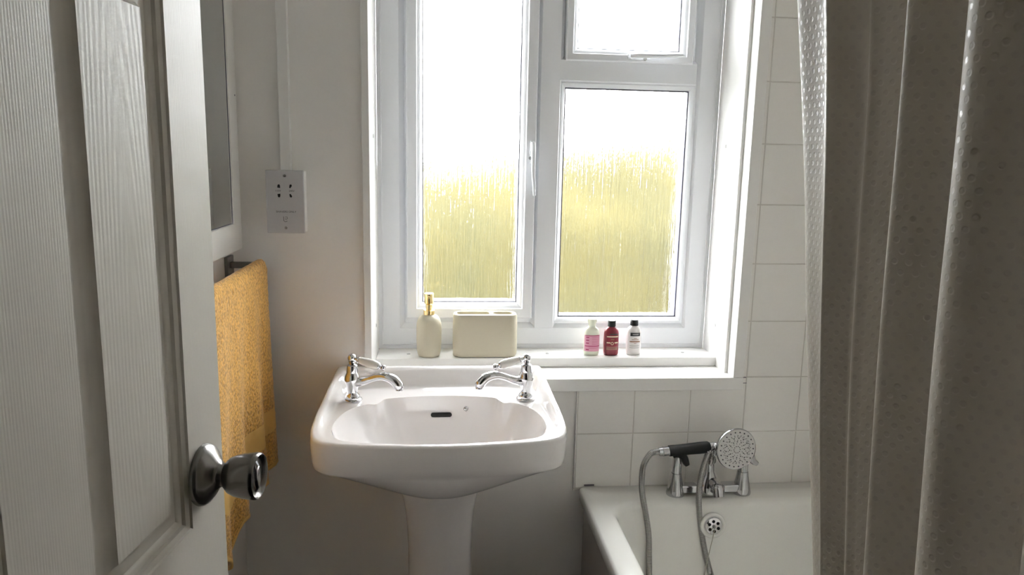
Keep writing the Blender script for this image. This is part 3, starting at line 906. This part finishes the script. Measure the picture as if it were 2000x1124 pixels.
# knob
kb = link('door_handle', lbm([(0.0, 0.0), (0.0345, 0.0), (0.0352, 0.002), (0.0345, 0.0055), (0.0325, 0.0085), (0.0260, 0.0135), (0.0175, 0.0185), (0.0135, 0.0225), (0.0130, 0.028)], axis_matrix((0, 0, 0), (1, 0, 0)), 64), MAT['nickel'], door, smooth=40)
kb.location = (0.0003, -0.0570, 1.058)
prof = [(0.0120, 0.026), (0.0150, 0.0275), (0.0205, 0.0330), (0.0236, 0.0400), (0.0256, 0.0500), (0.0266, 0.0600), (0.0264, 0.0640), (0.0248, 0.0662), (0.0228, 0.0652), (0.0205, 0.0610), (0.0, 0.0595)]
link('knob', lbm(prof, axis_matrix((0, 0, 0), (1, 0, 0)), 64), MAT['nickel'], kb, smooth=35)
bm = bmesh.new()
pts = [(-0.0185, 0.002), (-0.010, 0.0055), (0, 0.0068), (0.010, 0.0055), (0.0185, 0.002), (0.0185, -0.002), (0.010, -0.0055), (0, -0.0068), (-0.010, -0.0055), (-0.0185, -0.002)]
lo = [[bm.verts.new((x, sc_ * a, sc_ * b)) for a, b in [(p[1], p[0]) for p in pts]] for x, sc_ in ((0.0590, 1.0), (0.0625, 0.96), (0.0650, 0.7))]
for a, b in zip(lo, lo[1:]):
    for i in range(10):
        j = (i + 1) % 10; bm.faces.new((a[i], a[j], b[j], b[i]))
bm.faces.new(lo[0]); bm.faces.new(lo[-1])
link('thumb_turn', bm, MAT['chrome'], kb, smooth=35)

# ------------------------------------------------------------------ bath
def rrect(x0, x1, y0, y1, r, z, n=8):
    pts = []
    for cx_, cy_, a0 in ((x1 - r, y1 - r, 0), (x0 + r, y1 - r, PI / 2), (x0 + r, y0 + r, PI), (x1 - r, y0 + r, 1.5 * PI)):
        for k in range(n + 1):
            a = a0 + PI / 2 * k / n; pts.append((cx_ + r * math.cos(a), cy_ + r * math.sin(a), z))
    return pts
bath = empty('bathtub', (0.73, -0.85, 0), 'white acrylic bathtub along the right wall under the dotted curtain', 'bath')
ZR = 0.569
bm = bmesh.new()
BX0, BX1, BY0, BY1 = 0.372, XR - 0.009, -1.690, -0.0085
IX0, IX1, IY0, IY1 = 0.434, 1.03, -1.61, -0.118
secs = [rrect(BX0 + .002, BX1 - .002, BY0 + .002, BY1 - .0, 0.006, 0.530), rrect(BX0, BX1, BY0, BY1, 0.008, 0.534), rrect(BX0, BX1, BY0, BY1, 0.008, ZR - 0.010), rrect(BX0 + .0015, BX1 - .0015, BY0 + .0015, BY1 - .0015, 0.008, ZR - 0.0045), rrect(BX0 + .006, BX1 - .006, BY0 + .006, BY1 - .006, 0.010, ZR),
        rrect(IX0 - .012, IX1 + .012, IY0 - .016, IY1 + .020, 0.075, ZR), rrect(IX0 - .006, IX1 + .006, IY0 - .008, IY1 + .012, 0.072, ZR - .0015), rrect(IX0 - .001, IX1 + .001, IY0 - .002, IY1 + .004, 0.070, ZR - .007), rrect(IX0 + .002, IX1 - .002, IY0 + .003, IY1 - .002, 0.070, ZR - .016),
        rrect(IX0 + .012, IX1 - .012, IY0 + .05, IY1 - .012, 0.075, 0.48), rrect(IX0 + .025, IX1 - .025, IY0 + .14, IY1 - .027, 0.08, 0.38), rrect(IX0 + .045, IX1 - .045, IY0 + .24, IY1 - .045, 0.09, 0.27), rrect(IX0 + .07, IX1 - .07, IY0 + .30, IY1 - .065, 0.09, 0.20), rrect(IX0 + .11, IX1 - .11, IY0 + .36, IY1 - .10, 0.08, 0.172), rrect(IX0 + .18, IX1 - .18, IY0 + .6, IY1 - .4, 0.06, 0.166)]
rv = [[bm.verts.new(p) for p in s] for s in secs]
for a, b in zip(rv, rv[1:]):
    for i in range(len(a)):
        j = (i + 1) % len(a); bm.faces.new((a[i], a[j], b[j], b[i]))
bm.faces.new(rv[-1])
o = link('tub', bm, MAT['acrylic'], smooth=60); at(o, bath)
o = link('bath_panel', boxbm(0.386, 0.398, -1.690, -0.0085, 0.0005, 0.545), MAT['panel'], bevel=0.002); at(o, bath)
bm = boxbm(0.385, 0.412, -0.0098, -0.0082, ZR + 0.0002, ZR + 0.0035)
o = link('sealant_gap', bm, MAT['gasket']); at(o, bath)
# overflow and waste grid with pull chain
WP = (0.695, -0.1325, 0.512)
wdir = (0, -1, 0.13)
bm = lbm([(0.0320, -0.004), (0.0330, 0.0), (0.0320, 0.0028), (0.0290, 0.0040), (0.0245, 0.0030), (0.0225, 0.0005)], axis_matrix(WP, wdir), 48, cap=False)
o = link('overflow_flange', bm, MAT['acrylic'], smooth=50); at(o, bath)
bm = lbm([(0.0225, 0.001), (0.0220, 0.006), (0.0205, 0.0075), (0.0, 0.0082)], axis_matrix(WP, wdir), 48, cap=False)
og = link('overflow_grid', bm, MAT['chrome'], smooth=50); at(og, bath)
Mw = axis_matrix(WP, wdir)
for k in range(6):
    a = PI / 6 + PI / 3 * k + 0.1
    c_ = Mw @ Vector((0.0128 * math.cos(a), 0.0128 * math.sin(a), 0.0079))
    o = link('grid_hole', lbm([(0, 0.0006), (0.0040, 0.0006), (0.0040, -0.001)], axis_matrix(c_, wdir), 18, cap=False), MAT['hole'])
    o.parent = og; o.location = -Vector(og.location) - bath.location
bm = lbm([(0, 0.006), (0.003, 0.0055), (0.0045, 0.003), (0.0045, -0.002)], axis_matrix(Mw @ Vector((0, 0, 0.0082)), wdir), 20, cap=False)
o = link('grid_screw', bm, MAT['screw'], smooth=50); o.parent = og; o.location = -Vector(og.location) - bath.location
bm = bmesh.new()
pc_ = [Mw @ Vector((0.0, 0, 0.012)), Vector((0.690, -0.152, 0.495)), Vector((0.682, -0.154, 0.450)), Vector((0.674, -0.158, 0.405)), Vector((0.668, -0.17, 0.36)), Vector((0.70, -0.20, 0.30)), Vector((0.72, -0.26, 0.205))]
cp = catmull(pc_, 30)
rr = [0.0007 + 0.0007 * (i % 2) for i in range(len(cp))]
tube(bm, cp, rr, 8)
o = link('pull_chain', bm, MAT['chain'], smooth=60); at(o, bath)

# ------------------------------------------------------------------ bath shower mixer
mx_ = empty('bath_mixer_tap', (0.705, -0.075, ZR), 'chrome bath shower mixer tap standing on the rim at the end of the bathtub', 'mixer tap')
CH = MAT['dark_chrome']
def M_at(o): return at(o, mx_)
def block(bm, pts0, pts1):
    a = [bm.verts.new(p) for p in pts0]; b = [bm.verts.new(p) for p in pts1]
    bm.faces.new(a); bm.faces.new(b)
    for i in range(len(a)):
        j = (i + 1) % len(a); bm.faces.new((a[i], a[j], b[j], b[i]))
# body: two flared pillars joined by a low bar
MY = -0.070
for sx_, xc in ((-1, 0.613), (1, 0.791)):
    bm = bmesh.new()
    lathe(bm, [(0.0, ZR + 0.0003), (0.0235, ZR + 0.0003), (0.0240, ZR + 0.004), (0.0215, ZR + 0.016), (0.0175, ZR + 0.036), (0.0150, ZR + 0.050), (0.0140, ZR + 0.060), (0.0, ZR + 0.060)], Matrix.Translation((xc, MY, 0)), 40, cap=False)
    M_at(link('pillar', bm, CH, smooth=40))
bm = bmesh.new()
box(bm, 0.618, 0.668, MY - 0.014, MY + 0.014, ZR + 0.006, ZR + 0.028)
M_at(link('cross_bar', bm, CH, bevel=0.004))
bm = bmesh.new()
box(bm, 0.736, 0.792, MY - 0.014, MY + 0.014, ZR + 0.006, ZR + 0.028)
M_at(link('cross_bar', bm, CH, bevel=0.004))
bm = bmesh.new()
lathe(bm, [(0, ZR + 0.002), (0.026, ZR + 0.002), (0.030, ZR + 0.010), (0.029, ZR + 0.026), (0.024, ZR + 0.040), (0.017, ZR + 0.052), (0.013, ZR + 0.062), (0.0125, ZR + 0.085), (0.016, ZR + 0.090), (0.016, ZR + 0.100), (0.010, ZR + 0.104), (0, ZR + 0.104)], Matrix.Translation((0.700, MY, 0)), 40, cap=False)
M_at(link('diverter_body', bm, MAT['dark_chrome'], smooth=40))
bm = bmesh.new()
tube(bm, catmull([(0.703, MY, ZR + 0.034), (0.706, MY - 0.024, ZR + 0.036), (0.709, MY - 0.042, ZR + 0.032), (0.710, MY - 0.050, ZR + 0.014)], 6), [0.015] * 7 + [0.0145] * 6 + [0.0135] * 6, 28)
M_at(link('spout', bm, CH, smooth=50))
for k, (xc, dx) in enumerate(((0.613, 1), (0.791, 1))):
    bm = lbm([(0.0, 0.060), (0.0125, 0.060), (0.0130, 0.066), (0.0120, 0.092), (0.0105, 0.104), (0.0, 0.107)], Matrix.Translation((xc, MY, ZR)), 36, cap=False)
    hd = M_at(link('valve_head', bm, CH, smooth=40))
    bm = bmesh.new()
    zt = ZR + 0.104
    tube(bm, catmull([(xc - 0.012, MY - 0.002, zt + 0.002), (xc, MY - 0.006, zt + 0.008), (xc + 0.012, MY - 0.010, zt + 0.003), (xc + 0.018, MY - 0.014, zt - 0.010), (xc + 0.030 * (1 if k else 0.75), MY - 0.016, zt - 0.018)], 6), [0.006 + 0.004 * math.sin(PI * i / 24) for i in range(25)], 16)
    o = link('lever', bm, [MAT['black'], CH][k], hd, smooth=60); o.location = -Vector(hd.location) - mx_.location
# cradle fork for the handset
bm = bmesh.new()
ZH = 0.7045
tube(bm, catmull([(0.700, MY, ZR + 0.098), (0.701, MY - 0.004, ZR + 0.110), (0.697, MY - 0.010, ZR + 0.119)], 5), 0.009, 16)
for s_ in (-1, 1):
    tube(bm, catmull([(0.697, MY - 0.014, ZR + 0.116), (0.697, MY - 0.020 + s_ * 0.013, ZR + 0.118), (0.698, MY - 0.020 + s_ * 0.0175, ZR + 0.134)], 5), 0.0035, 10)
M_at(link('handset_cradle', bm, CH, smooth=60))

# handset: thing of its own, lies in the cradle
HB = Vector((0.5560, MY - 0.020, 0.6945)); HD = Vector((0.996, -0.010, 0.085)).normalized()
hs = empty('shower_handset', HB, 'round shower handset with black grip lying across the bath mixer tap', 'shower head')
def H_at(o): o.parent = hs; o.location = Vector(o.location) - hs.location; return o
Mh = axis_matrix(HB, HD)
bm = lbm([(0.0085, 0.0), (0.0105, 0.001), (0.0110, 0.010), (0.0125, 0.011), (0.0125, 0.012), (0.0118, 0.013), (0.0118, 0.026), (0.0130, 0.027)], Mh, 32)
H_at(link('connector', bm, CH, smooth=40))
bm = lbm([(0.0120, 0.026), (0.0140, 0.027), (0.0142, 0.034), (0.0136, 0.045), (0.0142, 0.075), (0.0150, 0.105), (0.0150, 0.128), (0.0120, 0.133)], Mh, 32)
H_at(link('grip', bm, MAT['rubber'], smooth=50))
hc = Vector((0.7470, MY - 0.036, 0.7085))
bm = bmesh.new()
tube(bm, catmull([HB + HD * 0.130, HB + HD * 0.145, hc + Vector((-0.035, 0.008, 0.0)), hc + Vector((-0.012, 0.008, 0.002))], 6), [0.0118] * 6 + [0.011] * 6 + [0.012] * 7, 24)
H_at(link('neck', bm, CH, smooth=60))
fd = Vector((0.10, -1.0, 0.06)).normalized()
Mf = axis_matrix(hc, fd)
bm = lbm([(0.0, -0.022), (0.020, -0.021), (0.038, -0.014), (0.0500, -0.003), (0.0535, 0.005), (0.0538, 0.010), (0.0525, 0.0125), (0.0515, 0.0120)], Mf, 64, cap=False)
H_at(link('head_shell', bm, CH, smooth=50))
bm = lbm([(0.0515, 0.0118), (0.0505, 0.0132), (0.030, 0.0142), (0.0, 0.0145)], Mf, 64, cap=False)
sp = H_at(link('spray_plate', bm, MAT['rose'], smooth=50))
bm = bmesh.new()
def nz_(r, a, rad):
    lathe(bm, [(rad, -0.001), (rad, 0.0012), (rad * 0.6, 0.0018), (0, 0.0018)], Mf @ Matrix.Translation((r * math.cos(a), r * math.sin(a), 0.0138 if r > .03 else 0.0141)), 8, cap=False)
for n, r, rad, off in ((10, 0.0085, 0.0011, 0), (12, 0.0155, 0.0008, .1), (12, 0.0205, 0.0014, 0), (18, 0.0245, 0.0009, .15), (14, 0.0300, 0.0015, .1), (28, 0.0335, 0.0009, 0), (26, 0.0365, 0.0009, .1), (22, 0.0445, 0.0017, 0)):
    for k in range(n): nz_(r, 2 * PI * k / n + off, rad)
o = link('nozzles', bm, MAT['nozzle'], sp); o.location = -Vector(sp.location) - hs.location
o['kind'] = 'stuff'

# hose
def hose(pts):
    cp = catmull(pts, 60)
    # resample evenly
    out = [cp[0]]; step = 0.0009; acc = 0
    for a, b in zip(cp, cp[1:]):
        L = (b - a).length; 
        if L == 0: continue
        pos = step - acc
        while pos <= L:
            out.append(a.lerp(b, pos / L)); pos += step
        acc = (acc + L) % step if False else L - (pos - step)
    rr = [0.0080 if (i % 4) in (0, 1) else 0.0064 for i in range(len(out))]
    bm = bmesh.new(); tube(bm, out, rr, 14)
    return bm
hp = [HB + HD * 0.004, HB - HD * 0.014, (0.5290, MY - 0.026, 0.6870), (0.5140, MY - 0.034, 0.664), (0.5105, MY - 0.040, 0.630), (0.5130, MY - 0.044, 0.590), (0.5215, MY - 0.052, 0.545), (0.5290, MY - 0.064, 0.49), (0.5300, MY - 0.075, 0.43), (0.5320, MY - 0.09, 0.36), (0.545, MY - 0.12, 0.28), (0.575, MY - 0.17, 0.205), (0.62, MY - 0.23, 0.18), (0.67, MY - 0.25, 0.18), (0.712, MY - 0.21, 0.205), (0.717, MY - 0.15, 0.27), (0.702, MY - 0.10, 0.345), (0.682, MY - 0.075, 0.42), (0.668, MY - 0.060, 0.49), (0.660, MY - 0.050, 0.555), (0.660, MY - 0.044, 0.61), (0.668, MY - 0.040, 0.66), (0.680, MY - 0.035, 0.6935), (0.6905, MY - 0.030, 0.692), (0.694, MY - 0.022, 0.675), (0.697, MY - 0.010, 0.660)]
ho = link('shower_hose', hose(hp), MAT['hose'], smooth=25)
tag(ho, 'ribbed chrome shower hose hanging from the handset down into the bathtub', 'hose')

# ------------------------------------------------------------------ toiletries on the ledge
ZL = 0.8911
sd = empty('soap_dispenser', (-0.0255, 0.128, ZL), 'cream soap dispenser with gold pump on the window ledge', 'soap dispenser')
def rsq(prof, M=None, p=2.6, seg=56):
    bm = bmesh.new(); rings = []
    for r, ry, z in prof:
        rg = []
        for k in range(seg):
            a = 2 * PI * k / seg; c_, s_ = math.cos(a), math.sin(a)
            q = (abs(c_) ** p + abs(s_) ** p) ** (-1 / p)
            rg.append(bm.verts.new((r * q * c_, ry * q * s_, z)))
        rings.append(rg)
    for a, b in zip(rings, rings[1:]):
        for i in range(seg):
            j = (i + 1) % seg; bm.faces.new((a[i], a[j], b[j], b[i]))
    bm.faces.new(rings[0]); bm.faces.new(rings[-1])
    return bm
link('bottle_body', rsq([(.027, .027, 0), (.0285, .0285, .001), (.0305, .0305, .007), (.0325, .0325, .020), (.0335, .0335, .045), (.0335, .0335, .075), (.0325, .0325, .090), (.0295, .0295, .100), (.0245, .0245, .107), (.0185, .0185, .1115), (.0130, .0130, .1135)], p=2.2), MAT['stone'], sd, smooth=60)
link('collar', lbm([(0, .1130), (.0148, .1130), (.0148, .1245), (.0135, .1255), (.0, .1255)], seg=40), MAT['gold'], sd, smooth=35)
link('pump_stem', lbm([(.0, .125), (.0085, .125), (.0088, .140), (.0, .140)], seg=30), MAT['gold'], sd, smooth=35)
pu = link('pump_head', lbm([(.0, .1395), (.0085, .1395), (.0125, .1435), (.0125, .1690), (.0118, .1700), (.0, .1700)], seg=40), MAT['gold'], sd, smooth=35)
link('pump_outlet', lbm([(0.0, 0), (.0038, 0), (.0038, .004), (.0030, .0045), (0, .003)], axis_matrix((0, -0.0112, 0.1615), (0, -1, 0)), 20), MAT['gold'], sd, smooth=35)

# toothbrush holder
tb = empty('toothbrush_holder', (0.1248, 0.128, ZL), 'cream toothbrush holder with two openings on the window ledge', 'toothbrush holder')
def rr2(hx, hy, r, z, n=8, cx_=0.0):
    return rrect(cx_ - hx, cx_ + hx, -hy, hy, r, z, n)
bm = bmesh.new()
HXX, HYY, HZ = 0.0865, 0.031, 0.1165
out = [rr2(HXX - .008, HYY - .008, .016, 0.0), rr2(HXX - .004, HYY - .004, .019, .0012), rr2(HXX - .001, HYY - .001, .021, .006), rr2(HXX, HYY, .022, .02), rr2(HXX, HYY, .022, .085), rr2(HXX - .001, HYY - .001, .021, HZ - .006), rr2(HXX - .003, HYY - .003, .019, HZ - .001), rr2(HXX - .005, HYY - .005, .018, HZ)]
rv = [[bm.verts.new(p) for p in s] for s in out]
for a, b in zip(rv, rv[1:]):
    for i in range(len(a)):
        j = (i + 1) % len(a); bm.faces.new((a[i], a[j], b[j], b[i]))
bm.faces.new(rv[0])
holes = []
for hx, hy, r, cx_ in ((0.0440, 0.0190, 0.009, -0.0320), (0.0280, 0.0190, 0.0185, 0.0485)):
    s0 = rr2(hx, hy, r, HZ, cx_=cx_)
    a = [bm.verts.new(p) for p in s0]
    b = [bm.verts.new(p) for p in rr2(hx - .001, hy - .001, r - .0005, HZ - .003, cx_=cx_)]
    c_ = [bm.verts.new(p) for p in rr2(hx - .001, hy - .001, r - .0005, 0.012, cx_=cx_)]
    for p, q in ((a, b), (b, c_)):
        for i in range(len(p)):
            j = (i + 1) % len(p); bm.faces.new((p[i], p[j], q[j], q[i]))
    bm.faces.new(c_)
    holes.append(a)
# top face with holes via triangle fill
eds = []
def loop_edges(vs):
    for i in range(len(vs)):
        e = bm.edges.get((vs[i], vs[(i + 1) % len(vs)])) or bm.edges.new((vs[i], vs[(i + 1) % len(vs)]))
        eds.append(e)
loop_edges(rv[-1]); loop_edges(holes[0]); loop_edges(holes[1])
bmesh.ops.triangle_fill(bm, use_beauty=True, use_dissolve=False, edges=eds)
link('holder_body', bm, MAT['stone'], tb, smooth=40)

# small toiletry bottles
def mini_bottle(name, label, x, y, w, hbody, hneck, capr, caph, body, capm, taper=False, rz=0.0):
    t = empty(name, (x, y, ZL), label, 'bottle', rz=rz)
    hw = w / 2; d = hw * 0.72
    pr = [(hw * .85, d * .85, 0), (hw * .93, d * .93, .0012), (hw, d, .005), (hw * 1.01, d * 1.01, hbody * .4), (hw * .98, d * .98, hbody * .78), (hw * .90, d * .92, hbody * .88), (hw * .72, d * .8, hbody * .95), (hw * .45, d * .58, hbody), (capr * .82, capr * .82, hbody + .0015), (capr * .80, capr * .80, hbody + hneck)]
    link('bottle_body', rsq(pr, p=2.5), body, t, smooth=60)
    z = hbody + hneck
    if taper:
        cp_ = [(capr * .85, z - .001), (capr * .9, z + caph * .3), (capr * 1.05, z + caph * .55), (capr * 1.05, z + caph * .92), (capr * .9, z + caph), (0, z + caph)]
    else:
        cp_ = [(capr, z - .001), (capr * 1.02, z), (capr * .98, z + caph * .9), (capr * .9, z + caph), (0, z + caph)]
    link('cap', lbm(cp_, seg=36), capm, t, smooth=35)
    return t, hw, d
def wrap_label(t, nm, hw, d, z0, z1, a0, a1, mat, off=0.0003, p=2.5, n=24):
    bm = bmesh.new(); lo = []
    for z in (z0, z1):
        rg = []
        for k in range(n + 1):
            a = a0 + (a1 - a0) * k / n; c_, s_ = math.cos(a), math.sin(a)
            q = (abs(c_) ** p + abs(s_) ** p) ** (-1 / p)
            rg.append(bm.verts.new(((hw * 1.012 + off) * q * c_, (d * 1.012 + off) * q * s_, z)))
        lo.append(rg)
    for k in range(n): bm.faces.new((lo[0][k], lo[0][k + 1], lo[1][k + 1], lo[1][k]))
    o = link(nm, bm, mat, t)
    so = o.modifiers.new('t', 'SOLIDIFY'); so.thickness = 0.00012; so.offset = 1
    return o
def angx(x, hw, d):   # angle on front side for a given x
    lo, hi = PI, 2 * PI
    for _ in range(40):
        m = (lo + hi) / 2; c_, s_ = math.cos(m), math.sin(m)
        q = (abs(c_) ** 2.5 + abs(s_) ** 2.5) ** (-1 / 2.5)
        if hw * q * c_ < x: lo = m
        else: hi = m
    return lo
def strip(t, nm, hw, d, xa, xb, z0, z1, mat, off):
    return wrap_label(t, nm, hw, d, z0, z1, angx(xa, hw, d), angx(xb, hw, d), mat, off, n=8)
b1, hw, d = mini_bottle('toiletry_bottle', 'small cream bottle with pink label, leftmost of the three bottles on the ledge', 0.4185, 0.1275, 0.0425, 0.079, 0.004, 0.0115, 0.019, MAT['clear_white'], MAT['capclear'], taper=True)
lb = wrap_label(b1, 'label', hw, d, 0.0125, 0.0575, angx(-hw * .97, hw, d) , angx(hw * .93, hw, d), MAT['pinklabel'], 0.0002)
strip(b1, 'print', hw, d, -hw * .9, hw * .9, 0.0262, 0.0285, MAT['darkpink'], 0.0005)
strip(b1, 'print', hw, d, -hw * .88, hw * .88, 0.0555, 0.0572, MAT['darkpink'], 0.0005)
for z_, xa in ((0.0505, -.1), (0.046, -.1), (0.041, -.1), (0.0365, -.1), (0.032, -.1), (0.022, -.5)):
    strip(b1, 'print', hw, d, hw * xa, hw * .72, z_, z_ + 0.0007, MAT['darkpink'], 0.0005)
for z_ in (0.053, 0.045, 0.037, 0.019):
    strip(b1, 'print', hw, d, -hw * .8, -hw * .45, z_ - 0.003, z_, MAT['darkpink'], 0.0005)
b2, hw, d = mini_bottle('toiletry_bottle', 'small dark red bottle with black cap, middle of the three bottles on the ledge', 0.4730, 0.1270, 0.0415, 0.078, 0.003, 0.0108, 0.0155, MAT['red'], MAT['black'])
strip(b2, 'print', hw, d, -hw * .35, hw * .75, 0.0585, 0.0615, MAT['ink'], 0.0003)
strip(b2, 'print', hw, d, -hw * .70, hw * .75, 0.0520, 0.0550, MAT['creamink'], 0.0003)
strip(b2, 'print', hw, d, -hw * .20, hw * .25, 0.0445, 0.0470, MAT['brownink'], 0.0003)
strip(b2, 'print', hw, d, -hw * .70, -hw * .25, 0.0350, 0.0382, MAT['creamink'], 0.0003)
strip(b2, 'print', hw, d, hw * .30, hw * .75, 0.0350, 0.0382, MAT['creamink'], 0.0003)
o = link('emblem', lbm([(0.0028, 0.0), (0.0042, 0.0), (0.0042, 0.0005), (0.0028, 0.0005), (0.0028, 0.0)], axis_matrix((0, -d * 1.012, 0.0345), (0, -1, 0)), 24, cap=False), MAT['creamink'], b2)
for z_ in (0.024, 0.0205, 0.017):
    strip(b2, 'print', hw, d, -hw * .7, hw * .7, z_, z_ + 0.0007, MAT['creamink'], 0.0003)
b3, hw, d = mini_bottle('toiletry_bottle', 'small white bottle with black cap, rightmost of the three bottles on the ledge', 0.5370, 0.1300, 0.0405, 0.080, 0.003, 0.0108, 0.0155, MAT['whitebottle'], MAT['black'])
strip(b3, 'print', hw, d, -hw * .62, hw * .68, 0.0540, 0.0640, MAT['ink'], 0.0003)
strip(b3, 'print', hw, d, -hw * .35, hw * .45, 0.0585, 0.0595, MAT['whitebottle'], 0.0006)
strip(b3, 'print', hw, d, -hw * .15, hw * .25, 0.0475, 0.0486, MAT['brownink'], 0.0003)
strip(b3, 'print', hw, d, -hw * .40, hw * .50, 0.0435, 0.0450, MAT['brownink'], 0.0003)
strip(b3, 'print', hw, d, -hw * .68, hw * .70, 0.0372, 0.0402, MAT['brownink'], 0.0003)
strip(b3, 'print', hw, d, -hw * .12, hw * .22, 0.0335, 0.0345, MAT['brownink'], 0.0003)
for z_ in (0.0265, 0.021, ):
    strip(b3, 'print', hw, d, -hw * .65, hw * .60, z_, z_ + 0.0008, MAT['ink'], 0.0003)

# ------------------------------------------------------------------ shower curtain
cpts = [(-0.972, .400), (-0.985, .3935), (-1.04, .3910), (-1.092, .3650), (-1.105, .3660), (-1.122, .3860), (-1.136, .3860), (-1.146, .3800), (-1.158, .3880), (-1.185, .3990), (-1.208, .3780), (-1.220, .3710), (-1.234, .3800), (-1.256, .4020), (-1.278, .3900), (-1.294, .3690), (-1.310, .3600), (-1.326, .3620), (-1.345, .3780), (-1.375, .3900), (-1.405, .3680), (-1.43, .40), (-1.47, .3720), (-1.50, .402), (-1.54, .370), (-1.575, .40), (-1.60, .372)]
cc = catmull([(x, y, 0) for y, x in cpts], 14)
def tuck(y, z):
    k = 0.066 * sstep(-1.26, -0.97, y) + 0.024
    q = (1.62 - z) / 0.72
    if q < 0: q = 0.35 * q * 0
    s = k * q
    s += 0.055 * sstep(0.90, 0.62, z) * (1 - sstep(-1.26, -0.97, y) * 0.7)
    return s
bm = bmesh.new(); uvl = bm.loops.layers.uv.new('UVMap')
NZ = 150; Ztop, Zbot = 2.02, 0.30
ls = [0.0]
for a, b in zip(cc, cc[1:]): ls.append(ls[-1] + (b - a).length)
G = []
for i, p in enumerate(cc):
    col = []
    for j in range(NZ + 1):
        z = Zbot + (Ztop - Zbot) * j / NZ
        dy = 0.006 * noise.noise(Vector((p.y * 6, z * 2.2, 1.0)))
        dx = 0.004 * noise.noise(Vector((p.y * 14, z * 3.0, 7.0)))
        col.append(bm.verts.new((p.x + tuck(p.y, z) + dx, p.y + dy, z)))
    G.append(col)
for i in range(len(cc) - 1):
    for j in range(NZ):
        f = bm.faces.new((G[i][j], G[i + 1][j], G[i + 1][j + 1], G[i][j + 1]))
        for lp, (a, b) in zip(f.loops, ((i, j), (i + 1, j), (i + 1, j + 1), (i, j + 1))):
            lp[uvl].uv = (ls[a], Zbot + (Ztop - Zbot) * b / NZ)
cu = link('shower_curtain', bm, MAT['curtain'], smooth=180)
tag(cu, 'taupe shower curtain with small woven dots bunched in folds along the bath', 'curtain')
bm = bmesh.new(); tube(bm, [(0.385, YD + 0.0005, 2.035), (0.385, -0.9, 2.035), (0.385, -0.0085, 2.035)], 0.011, 20)
rl = link('curtain_rail', bm, MAT['chrome'], smooth=50)
tag(rl, 'chrome curtain rail above the edge of the bathtub', 'curtain rail')
